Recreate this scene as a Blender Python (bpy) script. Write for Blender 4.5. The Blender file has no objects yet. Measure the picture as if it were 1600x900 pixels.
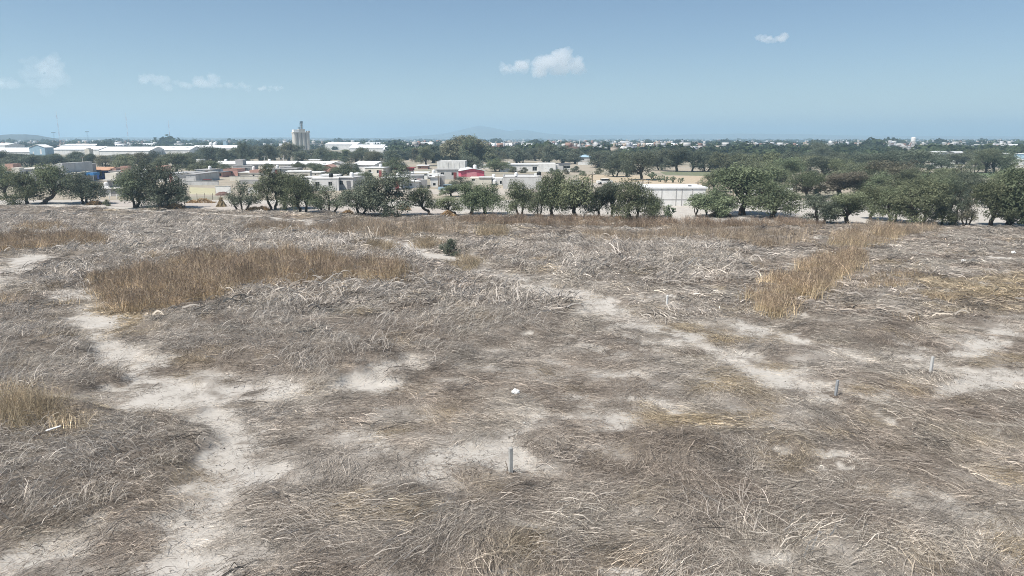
import bpy, bmesh, math, random
import numpy as np
from mathutils import Vector, Matrix, Euler

random.seed(7)
RNG = np.random.default_rng(11)
scene = bpy.context.scene
C = scene.collection
R = math.radians

# ------------------------------------------------------------------ camera, sky, sun, exposure
CAM_H, FPX, HOR = 12.0, 1100.0, 216.0
PITCH = math.atan((450 - HOR) / FPX)
cam_data = bpy.data.cameras.new('camera')
cam_data.sensor_width = 36
cam_data.lens = 36 * FPX / 1600
cam_data.clip_end = 60000
cam = bpy.data.objects.new('camera', cam_data)
cam.location = (0, 0, CAM_H)
cam.rotation_euler = (math.pi / 2 - PITCH, 0, 0)
C.objects.link(cam)
scene.camera = cam

SUN_EL = R(58)
SUN_AZ = math.atan2(-0.80, -0.60)          # atan2(x, y): direction TO the sun (left and behind the camera)
to_sun = Vector((math.sin(SUN_AZ) * math.cos(SUN_EL), math.cos(SUN_AZ) * math.cos(SUN_EL), math.sin(SUN_EL)))
world = bpy.data.worlds.new('World')
scene.world = world
world.use_nodes = True
wn = world.node_tree.nodes
wl = world.node_tree.links
sky = wn.new('ShaderNodeTexSky')
sky.sky_type = 'NISHITA'
sky.sun_disc = False
sky.sun_elevation = SUN_EL
sky.sun_rotation = SUN_AZ
sky.altitude = 600
sky.air_density = 1.0
sky.dust_density = 0.0
sky.ozone_density = 3.2
wl.new(sky.outputs[0], wn['Background'].inputs['Color'])
wn['Background'].inputs['Strength'].default_value = 0.056
sd = bpy.data.lights.new('sun', 'SUN')
sd.energy = 4.4
sd.angle = R(0.53)
sd.color = (1.0, 0.96, 0.90)
sun = bpy.data.objects.new('sun', sd)
sun.rotation_euler = to_sun.to_track_quat('Z', 'Y').to_euler()
sun.location = (-60, -40, 90)
C.objects.link(sun)
scene.view_settings.view_transform = 'Standard'
scene.view_settings.look = 'None'
scene.view_settings.exposure = 0.72
scene.view_settings.gamma = 1.0
scene.render.engine = 'CYCLES'
cy = scene.cycles
cy.max_bounces = 4
cy.diffuse_bounces = 2
cy.transmission_bounces = 3
cy.transparent_max_bounces = 8
cy.volume_bounces = 2
cy.use_denoising = True
cy.filter_width = 1.0
cy.denoising_prefilter = 'NONE'
cy.denoising_input_passes = 'RGB_ALBEDO_NORMAL'
cy.sample_clamp_indirect = 4.0

# ------------------------------------------------------------------ pixel (1600x900) -> place helpers
CP, SP = math.cos(PITCH), math.sin(PITCH)
def ray(px, py):
    u, v = (px - 800) / FPX, -(py - 450) / FPX
    return (u, CP + v * SP, -SP + v * CP)
def gp(px, py):
    d = ray(px, py)
    t = CAM_H / -d[2]
    return (d[0] * t, d[1] * t)
def zat(px, py, Y):
    d = ray(px, py)
    return CAM_H + d[2] * Y / d[1]
def xat(px, Y, py=280):
    d = ray(px, py)
    return d[0] * Y / d[1]

# ------------------------------------------------------------------ numpy noise
def vnoise(x, y, seed=0):
    xi, yi = np.floor(x).astype(np.int64), np.floor(y).astype(np.int64)
    fx, fy = x - xi, y - yi
    fx, fy = fx * fx * (3 - 2 * fx), fy * fy * (3 - 2 * fy)
    def h(a, b):
        n = (a * 374761393 + b * 668265263 + seed * 974634777) & 0x7fffffff
        n = ((n ^ (n >> 13)) * 1274126177) & 0x7fffffff
        return ((n ^ (n >> 16)) & 0xffff) / 65535.0
    a, b, c, d = h(xi, yi), h(xi + 1, yi), h(xi, yi + 1), h(xi + 1, yi + 1)
    return (a * (1 - fx) + b * fx) * (1 - fy) + (c * (1 - fx) + d * fx) * fy
def fbm(x, y, seed=0, o=4):
    s, a, t = 0, 0.5, 0
    for i in range(o):
        s = s + a * vnoise(x * 2 ** i + 17.3 * i, y * 2 ** i - 9.1 * i, seed + i)
        t += a
        a *= 0.5
    return s / t

# ------------------------------------------------------------------ object helpers
def tag(o, label=None, cat=None, group=None, kind=None):
    if label: o['label'] = label
    if cat: o['category'] = cat
    if group: o['group'] = group
    if kind: o['kind'] = kind
    return o
def link(name, me, mat=None, parent=None, loc=(0, 0, 0)):
    o = bpy.data.objects.new(name, me)
    C.objects.link(o)
    if mat is not None and len(me.materials) == 0: me.materials.append(mat)
    if parent is not None: o.parent = parent
    o.location = loc
    return o
def empty(name, loc, rz=0.0):
    o = bpy.data.objects.new(name, None)
    o.empty_display_size = 0.5
    C.objects.link(o)
    o.location = loc
    o.rotation_euler = (0, 0, rz)
    return o
def np_mesh(name, verts, quads, smooth=False):
    me = bpy.data.meshes.new(name)
    verts = np.asarray(verts, np.float32)
    quads = np.asarray(quads, np.int32)
    k = quads.shape[1]
    me.vertices.add(len(verts)); me.vertices.foreach_set('co', verts.ravel())
    me.loops.add(quads.size); me.loops.foreach_set('vertex_index', quads.ravel())
    me.polygons.add(len(quads))
    me.polygons.foreach_set('loop_start', np.arange(0, quads.size, k, dtype=np.int32))
    if smooth: me.polygons.foreach_set('use_smooth', np.ones(len(quads), bool))
    me.update(calc_edges=True)
    return me
def vattr(me, name, arr):
    a = me.attributes.new(name, 'FLOAT', 'POINT')
    a.data.foreach_set('value', np.asarray(arr, np.float32))

# ------------------------------------------------------------------ materials
def new_mat(name):
    m = bpy.data.materials.new(name)
    m.use_nodes = True
    nt = m.node_tree
    b = nt.nodes['Principled BSDF']
    b.inputs['Roughness'].default_value = 0.85
    if 'Specular IOR Level' in b.inputs: b.inputs['Specular IOR Level'].default_value = 0.2
    return m, nt, b
def N(nt, typ, **kw):
    n = nt.nodes.new(typ)
    for k, v in kw.items():
        if k in n.inputs: n.inputs[k].default_value = v
        else: setattr(n, k, v)
    return n
def ramp(nt, fac, stops):
    r = nt.nodes.new('ShaderNodeValToRGB')
    e = r.color_ramp.elements
    while len(e) < len(stops): e.new(0.5)
    for i, (p, c) in enumerate(stops):
        e[i].position = p
        e[i].color = (*c, 1)
    nt.links.new(fac, r.inputs[0])
    return r.outputs[0]
def mixc(nt, fac, a, b, mode='MIX'):
    m = nt.nodes.new('ShaderNodeMix')
    m.data_type = 'RGBA'
    m.blend_type = mode
    for s, v in ((m.inputs[0], fac), (m.inputs[6], a), (m.inputs[7], b)):
        if hasattr(v, 'links'): nt.links.new(v, s)
        elif isinstance(v, (int, float)): s.default_value = v
        else: s.default_value = (*v, 1)
    return m.outputs[2]
def noise(nt, scale, detail=4, rough=0.6, vec=None, dist=0.0):
    n = N(nt, 'ShaderNodeTexNoise', Scale=scale, Detail=detail, Roughness=rough, Distortion=dist)
    if vec is None:
        g = nt.nodes.new('ShaderNodeNewGeometry')
        vec = g.outputs['Position']
    nt.links.new(vec, n.inputs['Vector'])
    return n.outputs[0]
def bump(nt, b, fac, strength, dist=0.05):
    n = N(nt, 'ShaderNodeBump', Strength=strength, Distance=dist)
    nt.links.new(fac, n.inputs['Height'])
    nt.links.new(n.outputs[0], b.inputs['Normal'])

_mats = {}
def wallmat(name, col, var=0.18, rough=0.85, scale=0.6):
    """painted, rendered or block wall: base colour with streaky wear"""
    if name in _mats: return _mats[name]
    m, nt, b = new_mat(name)
    g = nt.nodes.new('ShaderNodeNewGeometry')
    mp = N(nt, 'ShaderNodeMapping')
    mp.inputs['Scale'].default_value = (1, 1, 0.35)
    nt.links.new(g.outputs['Position'], mp.inputs[0])
    f = noise(nt, scale, 6, 0.7, mp.outputs[0])
    lo = tuple(c * (1 - var * 1.6) for c in col)
    hi = tuple(min(1, c * (1 + var * 0.5)) for c in col)
    c = ramp(nt, f, [(0.28, lo), (0.52, col), (0.75, hi)])
    nt.links.new(c, b.inputs['Base Color'])
    b.inputs['Roughness'].default_value = rough
    _mats[name] = m
    return m
def plain(name, col, rough=0.6, metal=0.0):
    if name in _mats: return _mats[name]
    m, nt, b = new_mat(name)
    f = noise(nt, 3.0, 3)
    c = ramp(nt, f, [(0.3, tuple(x * 0.85 for x in col)), (0.7, tuple(min(1, x * 1.1) for x in col))])
    nt.links.new(c, b.inputs['Base Color'])
    b.inputs['Roughness'].default_value = rough
    b.inputs['Metallic'].default_value = metal
    _mats[name] = m
    return m
W = lambda: wallmat('white_plaster', (0.72, 0.71, 0.68))
M = {
    'white': wallmat('white_plaster', (0.72, 0.71, 0.68)),
    'cream': wallmat('cream_plaster', (0.62, 0.58, 0.50)),
    'pale': wallmat('pale_concrete', (0.52, 0.51, 0.49)),
    'block': wallmat('grey_block', (0.36, 0.35, 0.34)),
    'dark': wallmat('dark_render', (0.17, 0.17, 0.18)),
    'brick': wallmat('red_brick', (0.40, 0.25, 0.20)),
    'salmon': wallmat('salmon_plaster', (0.58, 0.33, 0.28)),
    'pink': wallmat('magenta_paint', (0.58, 0.12, 0.18)),
    'pinkpale': wallmat('faded_pink_paint', (0.70, 0.28, 0.32)),
    'maroon': wallmat('maroon_paint', (0.26, 0.07, 0.07)),
    'orange': wallmat('terracotta_tiles', (0.44, 0.26, 0.17)),
    'blue': wallmat('royal_blue_paint', (0.04, 0.08, 0.26)),
    'sky': wallmat('bright_blue_plastic', (0.06, 0.22, 0.48)),
    'steel': wallmat('blue_grey_sheet', (0.30, 0.42, 0.50), 0.08),
    'steeldk': wallmat('slate_sheet', (0.20, 0.28, 0.34), 0.08),
    'whiteroof': wallmat('white_roof_sheet', (0.78, 0.78, 0.77), 0.10, 0.5),
    'silo': wallmat('silo_concrete', (0.50, 0.47, 0.42), 0.15, 0.9, 0.15),
    'glass': plain('dark_window_glass', (0.015, 0.017, 0.02), 0.15),
    'wood': plain('weathered_wood', (0.20, 0.16, 0.12), 0.9),
    'tank_black': plain('black_plastic', (0.02, 0.02, 0.02), 0.4),
    'tank_white': plain('white_plastic', (0.75, 0.74, 0.72), 0.5),
    'red': plain('red_paint', (0.45, 0.04, 0.03), 0.5),
    'mwhite': plain('mast_white_paint', (0.7, 0.7, 0.7), 0.5),
    'concrete_post': wallmat('weathered_post_concrete', (0.46, 0.45, 0.42), 0.35, 0.9, 6.0),
    'metal': plain('galvanised_metal', (0.35, 0.36, 0.37), 0.5, 0.3),
}

def strand_mat(name, translucent=0.33, sat=1.0):
    """dry plant fibre: tint comes from the instance, shade from the strand"""
    m, nt, b = new_mat(name)
    out = nt.nodes['Material Output']
    a = N(nt, 'ShaderNodeAttribute', attribute_name='tint', attribute_type='INSTANCER')
    s = N(nt, 'ShaderNodeAttribute', attribute_name='shade', attribute_type='GEOMETRY')
    t = N(nt, 'ShaderNodeAttribute', attribute_name='tone', attribute_type='GEOMETRY')
    a2 = N(nt, 'ShaderNodeAttribute', attribute_name='tint_top', attribute_type='INSTANCER')
    c0 = mixc(nt, t.outputs['Fac'], a.outputs['Color'], a2.outputs['Color'])
    vm = N(nt, 'ShaderNodeVectorMath', operation='SCALE')
    nt.links.new(c0, vm.inputs[0])
    nt.links.new(s.outputs['Fac'], vm.inputs['Scale'])
    d = N(nt, 'ShaderNodeBsdfDiffuse')
    tr = N(nt, 'ShaderNodeBsdfTranslucent')
    nt.links.new(vm.outputs[0], d.inputs[0])
    nt.links.new(vm.outputs[0], tr.inputs[0])
    mx = N(nt, 'ShaderNodeMixShader')
    mx.inputs[0].default_value = translucent
    nt.links.new(d.outputs[0], mx.inputs[1])
    nt.links.new(tr.outputs[0], mx.inputs[2])
    nt.links.new(mx.outputs[0], out.inputs['Surface'])
    return m
STRAW = strand_mat('dry_straw')

def leaf_mat(name, c_dark, c_light):
    m, nt, b = new_mat(name)
    out = nt.nodes['Material Output']
    s = N(nt, 'ShaderNodeAttribute', attribute_name='shade', attribute_type='GEOMETRY')
    oi = N(nt, 'ShaderNodeObjectInfo')
    c = mixc(nt, s.outputs['Fac'], c_dark, c_light)
    hs = N(nt, 'ShaderNodeHueSaturation')
    hs.inputs['Saturation'].default_value = 0.76
    mr = N(nt, 'ShaderNodeMapRange')
    nt.links.new(oi.outputs['Random'], mr.inputs[0])
    mr.inputs[3].default_value = 0.82
    mr.inputs[4].default_value = 1.42
    nt.links.new(mr.outputs[0], hs.inputs['Value'])
    mr2 = N(nt, 'ShaderNodeMapRange')
    mr2.inputs[3].default_value = 0.475
    mr2.inputs[4].default_value = 0.515
    ml = N(nt, 'ShaderNodeMath', operation='FRACT')
    mm = N(nt, 'ShaderNodeMath', operation='MULTIPLY')
    mm.inputs[1].default_value = 7.31
    nt.links.new(oi.outputs['Random'], mm.inputs[0])
    nt.links.new(mm.outputs[0], ml.inputs[0])
    nt.links.new(ml.outputs[0], mr2.inputs[0])
    nt.links.new(mr2.outputs[0], hs.inputs['Hue'])
    nt.links.new(c, hs.inputs['Color'])
    d = N(nt, 'ShaderNodeBsdfDiffuse')
    tr = N(nt, 'ShaderNodeBsdfTranslucent')
    nt.links.new(hs.outputs[0], d.inputs[0])
    nt.links.new(hs.outputs[0], tr.inputs[0])
    mx = N(nt, 'ShaderNodeMixShader')
    mx.inputs[0].default_value = 0.30
    nt.links.new(d.outputs[0], mx.inputs[1])
    nt.links.new(tr.outputs[0], mx.inputs[2])
    nt.links.new(mx.outputs[0], out.inputs['Surface'])
    return m
LEAF = {
    'olive': leaf_mat('olive_green_leaves', (0.073, 0.090, 0.048), (0.205, 0.231, 0.125)),
    'dark': leaf_mat('dark_green_leaves', (0.062, 0.079, 0.053), (0.165, 0.188, 0.120)),
    'fresh': leaf_mat('fresh_green_leaves', (0.077, 0.100, 0.048), (0.218, 0.257, 0.125)),
    'brown': leaf_mat('brownish_green_leaves', (0.082, 0.082, 0.046), (0.211, 0.205, 0.119)),
    'reddish': leaf_mat('reddish_leaves', (0.090, 0.079, 0.053), (0.218, 0.185, 0.125)),
}
BARK = plain('rough_dark_bark', (0.060, 0.048, 0.038), 0.95)

# ------------------------------------------------------------------ field map: zones given as ground outlines
GX0, GX1, GY0, GY1, GS = -115.0, 115.0, 6.0, 142.0, 0.25
NX, NY = int((GX1 - GX0) / GS) + 1, int((GY1 - GY0) / GS) + 1
gx = np.linspace(GX0, GX1, NX)
gy = np.linspace(GY0, GY1, NY)
XX, YY = np.meshgrid(gx, gy)
WXX = XX + (fbm(XX / 2.2, YY / 2.2, 3) - 0.5) * 2.6
WYY = YY + (fbm(XX / 2.2, YY / 2.2, 9) - 0.5) * 3.4
def poly_mask(pix, warp=True):
    P = [gp(*p) for p in pix]
    X, Y = (WXX, WYY) if warp else (XX, YY)
    ins = np.zeros(X.shape, bool)
    j = len(P) - 1
    for i in range(len(P)):
        xi, yi = P[i]; xj, yj = P[j]
        if abs(yj - yi) > 1e-9:
            c = ((yi > Y) != (yj > Y)) & (X < (xj - xi) * (Y - yi) / (yj - yi) + xi)
            ins ^= c
        j = i
    return ins.astype(np.float32)
def line_mask(pix, w, warp=True):
    P = [gp(*p) for p in pix]
    X, Y = (WXX, WYY) if warp else (XX, YY)
    best = np.full(X.shape, 1e9)
    for (ax, ay), (bx, by) in zip(P[:-1], P[1:]):
        dx, dy = bx - ax, by - ay
        t = np.clip(((X - ax) * dx + (Y - ay) * dy) / (dx * dx + dy * dy + 1e-9), 0, 1)
        best = np.minimum(best, np.hypot(X - ax - t * dx, Y - ay - t * dy))
    return np.clip(1.5 - best / (w * 1.5), 0, 1).astype(np.float32)
def blur(a, n=1):
    for _ in range(n):
        p = np.pad(a, 1, mode='edge')
        a = (p[:-2, 1:-1] + p[2:, 1:-1] + p[1:-1, :-2] + p[1:-1, 2:] + 2 * a) / 6
    return a
def sample(a, x, y):
    u = np.clip((x - GX0) / GS, 0, NX - 1.001)
    v = np.clip((y - GY0) / GS, 0, NY - 1.001)
    i, j = u.astype(int), v.astype(int)
    fu, fv = u - i, v - j
    return (a[j, i] * (1 - fu) + a[j, i + 1] * fu) * (1 - fv) + (a[j + 1, i] * (1 - fu) + a[j + 1, i + 1] * fu) * fv

EDGE = [(-400, 316), (0, 322), (400, 331), (700, 339), (1000, 348), (1300, 352), (1600, 357), (2000, 362)]
edge_w = [gp(*p) for p in EDGE]
edge_y = np.interp(XX, [p[0] for p in edge_w], [p[1] for p in edge_w])
infield = np.clip((edge_y - YY) / 1.5 + 0.5, 0, 1)

TALL = {   # standing grass: name -> (outline, density, tan front)
    'main': [(138, 474), (200, 494), (280, 484), (345, 470), (360, 455), (480, 457), (560, 442), (640, 448), (648, 430), (520, 414), (430, 406), (310, 412), (190, 432), (138, 450)],
    'leftstrip': [(-60, 402), (0, 400), (60, 394), (165, 384), (150, 371), (50, 375), (-60, 385)],
    'leftback': [(20, 366), (105, 364), (100, 355), (30, 356)],
    'mid': [(370, 367), (470, 369), (545, 374), (530, 360), (400, 353)],
    'trackside': [(520, 366), (600, 374), (690, 370), (735, 362), (720, 353), (530, 352)],
    'treeline': [(700, 352), (900, 358), (1100, 359), (1285, 355), (1285, 347), (1000, 345), (720, 342)],
    'rightback': [(905, 381), (1010, 384), (1060, 374), (1200, 388), (1262, 382), (1278, 364), (1100, 361), (920, 368)],
    'rightmain': [(1163, 490), (1200, 505), (1255, 494), (1292, 457), (1342, 420), (1347, 402), (1280, 410), (1258, 427), (1213, 444), (1165, 474)],
    'rightupper': [(1290, 388), (1360, 390), (1424, 374), (1402, 363), (1310, 368)],
    'rightsmall': [(1345, 463), (1400, 452), (1424, 432), (1370, 430), (1342, 446)],
    'righttrees': [(1350, 364), (1480, 368), (1470, 356), (1350, 353)],
    'corner': [(-60, 700), (0, 692), (60, 682), (125, 676), (118, 648), (60, 644), (-60, 652)],
    'tufts': [(745, 372), (790, 374), (788, 360), (750, 358)],
    'tufts2': [(575, 396), (612, 398), (608, 386), (580, 385)],
    'tufts3': [(640, 390), (682, 391), (680, 382), (645, 382)],
    'tufts4': [(695, 418), (745, 420), (735, 402), (700, 404)],
}
tall = {k: np.clip((blur(poly_mask(v), 5) + (fbm(XX / 2.0, YY / 1.5, 25, 4) - 0.5) * 1.7 - 0.36) * 3.0, 0, 1) for k, v in TALL.items()}
tall_all = np.clip(sum(tall.values()), 0, 1)

GREY = [
    [(220, 505), (330, 490), (480, 466), (650, 452), (760, 440), (905, 482), (860, 512), (760, 548), (680, 585), (600, 592), (500, 604), (430, 592), (350, 577), (260, 547)],
    [(-80, 478), (0, 482), (70, 497), (125, 540), (205, 592), (150, 614), (-80, 625)],
    [(-80, 640), (150, 652), (270, 650), (350, 702), (300, 742), (200, 792), (90, 832), (-80, 870)],
    [(50, 420), (140, 420), (140, 470), (80, 470), (50, 440)],
    [(-100, 345), (0, 340), (340, 344), (500, 360), (640, 398), (700, 430), (600, 470), (360, 470), (140, 400), (-100, 400)],
    [(720, 382), (900, 372), (1170, 390), (1170, 440), (1050, 450), (900, 440), (780, 420)],
    [(900, 480), (760, 430), (690, 420), (650, 450), (700, 520), (800, 530)],
]
grey = blur(np.clip(sum(poly_mask(g) for g in GREY), 0, 1), 2)

BARE = (
    0.95 * line_mask([(-40, 455), (0, 432), (48, 405)], 1.5)
    + 1.0 * line_mask([(110, 455), (160, 530), (240, 592), (300, 640), (370, 682), (392, 722), (340, 790), (290, 870), (262, 930)], 0.62)
    + 1.0 * poly_mask([(-60, 875), (40, 858), (120, 848), (180, 840), (150, 875), (70, 905), (-60, 930)])
    + 0.75 * line_mask([(430, 622), (545, 612), (600, 588), (655, 566)], 0.65)
    + 0.55 * line_mask([(220, 626), (330, 636), (420, 630)], 0.6)
    + 1.0 * poly_mask([(625, 722), (680, 702), (740, 694), (792, 690), (848, 714), (832, 736), (742, 728), (690, 746), (640, 738)])
    + 0.9 * line_mask([(738, 680), (800, 676)], 0.28) + 0.9 * line_mask([(590, 750), (690, 757)], 0.22)
    + 0.9 * line_mask([(150, 326), (330, 335), (480, 346), (560, 370), (640, 386)], 0.9)
    + 0.75 * line_mask([(640, 386), (700, 404), (760, 428), (850, 456), (915, 472)], 1.3)
    + 0.8 * line_mask([(850, 459), (915, 472)], 1.2)
    + 0.62 * line_mask([(915, 472), (1000, 522), (1110, 551), (1250, 600)], 0.85)
    + 2.2 * poly_mask([(1478, 556), (1525, 526), (1592, 510), (1590, 534), (1530, 562)], False)
    + 2.2 * poly_mask([(1448, 630), (1485, 598), (1560, 578), (1615, 590), (1545, 614)], False)
    + 0.8 * line_mask([(1340, 562), (1400, 570), (1470, 578), (1620, 612)], 0.45)
    + 0.7 * line_mask([(1160, 510), (1250, 540), (1310, 552)], 0.4)
    + 0.75 * line_mask([(890, 586), (1000, 592)], 0.5)
    + 0.7 * line_mask([(1130, 566), (1230, 602), (1300, 612)], 0.35)
    + 0.6 * line_mask([(430, 740), (450, 770)], 0.3)
    + 0.7 * poly_mask([(1170, 890), (1220, 880), (1260, 900), (1200, 915)])
)
bare = np.clip(blur(np.clip(BARE, 0, 1.5), 2), 0, 1.5)
bare = bare + 0.62 * np.clip((fbm(XX / 3.2, YY / 2.2, 41) - 0.55) * 5, 0, 1) * (1 - grey)      # scattered bald spots
_a, _b = gp(915, 472), gp(1250, 600)
_d = np.array([_b[0] - _a[0], _b[1] - _a[1]]); _d /= np.linalg.norm(_d)
ST = fbm((XX * _d[0] + YY * _d[1]) / 7.0, (-XX * _d[1] + YY * _d[0]) / 0.75, 45, 4)
right = np.clip((XX + 4 + (YY - 40) * 0.12) / 8, 0, 1) * np.clip((62 - YY) / 14, 0, 1)
bare = bare + 0.42 * right * np.clip((ST - 0.54) * 7, 0, 1) * (1 - grey)
bn = 0.65 * fbm(XX / 0.8, YY / 0.6, 31, 4) + 0.35 * fbm(XX / 2.5, YY / 2.0, 35, 3)
WORN = blur(np.clip(BARE, 0, 1), 14)
bare = np.clip((bare * (1 - 0.95 * tall_all) + (bn - 0.5) * 2.3 - 0.52) * 3.5, 0, 1)
bare_near = blur(bare, 8)
TAN = [[(1000, 508), (1150, 515), (1160, 545), (1080, 540)], [(1085, 592), (1175, 592), (1170, 622), (1090, 620)],
       [(1010, 645), (1210, 640), (1200, 672), (1040, 676)], [(40, 640), (150, 645), (160, 690), (40, 700)],
       [(1430, 440), (1640, 430), (1640, 480), (1450, 470)], [(100, 470), (220, 480), (260, 530), (170, 520)],
       [(1440, 680), (1560, 690), (1500, 720)], [(500, 770), (590, 770), (560, 800)]]
tan = blur(np.clip(sum(poly_mask(g) for g in TAN), 0, 1), 4)

mound = np.clip(1 - bare * 1.3, 0, 1) * infield
HF = mound * (0.10 * fbm(XX / 1.3, YY / 1.3, 51) + 0.72 * np.clip(fbm(XX / 3.4, YY / 2.4, 61, 3) - 0.44, 0, 1)
              + 0.42 * grey * fbm(XX / 1.1, YY / 0.9, 71) * np.clip(2.2 * fbm(XX / 4.0, YY / 3.0, 75, 3) - 0.5, 0.2, 1.2)) + 0.03 * fbm(XX / 6, YY / 6, 81)
LIP = blur(np.clip(poly_mask(GREY[1]) + poly_mask(GREY[2]) + poly_mask([(300, 482), (480, 462), (905, 484), (850, 515), (690, 588), (500, 606), (300, 560), (215, 506)]) + 0.8 * poly_mask([(1225, 500), (1300, 488), (1420, 492), (1440, 530), (1330, 548), (1240, 540)]) + 0.9 * poly_mask([(985, 690), (1120, 672), (1260, 690), (1240, 735), (1080, 742)]) + 0.9 * poly_mask([(1330, 640), (1640, 610), (1640, 700), (1440, 680)]) + 0.8 * poly_mask([(440, 780), (700, 770), (820, 830), (900, 905), (480, 905)]), 0, 1), 2)
HF = HF + 0.55 * blur(poly_mask([(-60, 668), (60, 660), (130, 668), (120, 640), (60, 636), (-60, 645)]), 4)
HF = HF + 0.26 * LIP * (1 - bare) * (0.7 + 0.6 * fbm(XX / 2.0, YY / 2.0, 65, 3))
HF = blur(HF, 1)
MAT = np.clip(0.9 * grey + 0.9 * LIP + np.clip((fbm(XX / 5.0, YY / 3.4, 67, 3) - 0.49) * 6, 0, 1), 0, 1) * (1 - 0.75 * np.clip(WORN * 2.2, 0, 1))
MAT = np.maximum(MAT, np.clip((YY - 60) / 25, 0, 0.75))
far_fade = np.clip((141.5 - YY) / 3, 0, 1) * np.clip((114.5 - np.abs(XX)) / 3, 0, 1)
HF = HF * far_fade

# ------------------------------------------------------------------ ground sheet and field
def ground_material(field):
    m, nt, b = new_mat('field_soil' if field else 'dry_plain_soil')
    f1 = noise(nt, 0.9, 8, 0.68)
    f2 = noise(nt, 7.0, 6, 0.7)
    f3 = noise(nt, 0.05, 5, 0.6)
    soil = ramp(nt, f1, [(0.25, (0.36, 0.33, 0.292)), (0.5, (0.435, 0.405, 0.365)), (0.75, (0.49, 0.462, 0.422))])
    grain = ramp(nt, f2, [(0.3, (0.84, 0.83, 0.82)), (0.62, (1, 1, 1))])
    soil = mixc(nt, 0.8, soil, grain, 'MULTIPLY')
    if field:
        at = N(nt, 'ShaderNodeAttribute', attribute_name='cover')
        thatch = ramp(nt, f2, [(0.3, (0.085, 0.07, 0.057)), (0.55, (0.175, 0.148, 0.122)), (0.75, (0.30, 0.262, 0.22))])
        mm = N(nt, 'ShaderNodeMath', operation='MULTIPLY_ADD')
        nt.links.new(f2, mm.inputs[0]); mm.inputs[1].default_value = 1.2
        ad = N(nt, 'ShaderNodeMath', operation='MULTIPLY_ADD')
        nt.links.new(at.outputs['Fac'], ad.inputs[0]); ad.inputs[1].default_value = 2.0; ad.inputs[2].default_value = -1.1
        nt.links.new(ad.outputs[0], mm.inputs[2])
        cl = N(nt, 'ShaderNodeClamp'); nt.links.new(mm.outputs[0], cl.inputs[0])
        soil = mixc(nt, cl.outputs[0], soil, thatch)
    else:
        dry = ramp(nt, f3, [(0.36, (0.32, 0.265, 0.195)), (0.5, (0.25, 0.21, 0.145)), (0.62, (0.15, 0.145, 0.085))])
        soil = mixc(nt, 0.7, soil, dry)
    nt.links.new(soil, b.inputs['Base Color'])
    f4 = noise(nt, 28.0, 4, 0.75)
    sm = N(nt, 'ShaderNodeMath', operation='ADD')
    nt.links.new(f2, sm.inputs[0]); nt.links.new(f4, sm.inputs[1])
    bump(nt, b, sm.outputs[0], 0.55, 0.035)
    b.inputs['Roughness'].default_value = 0.95
    return m
ys = np.concatenate([[-400, -100, -20, 0], np.geomspace(20, 14000, 46)])
us = np.linspace(-1, 1, 61)
gv = []
for y in ys:
    half = 600 + abs(y) * 1.1
    for u in us: gv.append((u * half, y, -0.06))
nU = len(us)
gq = [(j * nU + i, j * nU + i + 1, (j + 1) * nU + i + 1, (j + 1) * nU + i) for j in range(len(ys) - 1) for i in range(nU - 1)]
tag(link('ground', np_mesh('ground', gv, gq), ground_material(False)), kind='structure')

fv = np.stack([XX.ravel(), YY.ravel(), (HF - 0.09 * (1 - far_fade)).ravel()], 1)
ii, jj = np.meshgrid(np.arange(NX - 1), np.arange(NY - 1))
a0 = (jj * NX + ii).ravel()
fq = np.stack([a0, a0 + 1, a0 + NX + 1, a0 + NX], 1)
fme = np_mesh('field', fv, fq, True)
cover = np.clip((1 - bare) * infield * (0.22 + 0.55 * fbm(XX / 1.2, YY / 0.9, 91) + 0.42 * MAT), 0, 1)
vattr(fme, 'cover', cover.ravel())
tag(link('field', fme, ground_material(True)), kind='structure')

# ------------------------------------------------------------------ strand clumps
def ribbons(paths, widths, shades, tones, rolls=None):
    """paths: (n, k, 3) centre lines -> one ribbon mesh"""
    n, k, _ = paths.shape
    t = np.gradient(paths, axis=1)
    t /= np.linalg.norm(t, axis=2, keepdims=True) + 1e-9
    ref = RNG.normal(size=(n, 1, 3))
    s = np.cross(t, ref)
    s /= np.linalg.norm(s, axis=2, keepdims=True) + 1e-9
    taper = np.linspace(1.0, 0.45, k)[None, :, None]
    w = widths[:, None, None] * taper * 0.5
    L, Rr = paths - s * w, paths + s * w
    v = np.stack([L, Rr], 2).reshape(-1, 3)
    base = (np.arange(n) * k * 2)[:, None] + (np.arange(k - 1) * 2)[None, :]
    q = np.stack([base, base + 1, base + 3, base + 2], 2).reshape(-1, 4)
    sh = np.repeat(shades, k * 2)
    tn = np.repeat(np.broadcast_to(tones, (n, k)).reshape(-1), 2)
    return v, q, sh, tn
def strand_object(name, v, q, sh, tn, coll):
    me = np_mesh(name, v, q)
    vattr(me, 'shade', sh); vattr(me, 'tone', tn)
    me.materials.append(STRAW)
    o = bpy.data.objects.new(name, me)
    coll.objects.link(o)
    return o
def shade_mix(n):
    s = np.where(RNG.uniform(0, 1, n) < 0.22, RNG.uniform(0.95, 1.3, n), RNG.lognormal(-0.38, 0.34, n))
    return np.clip(s, 0.3, 1.5)
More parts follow.
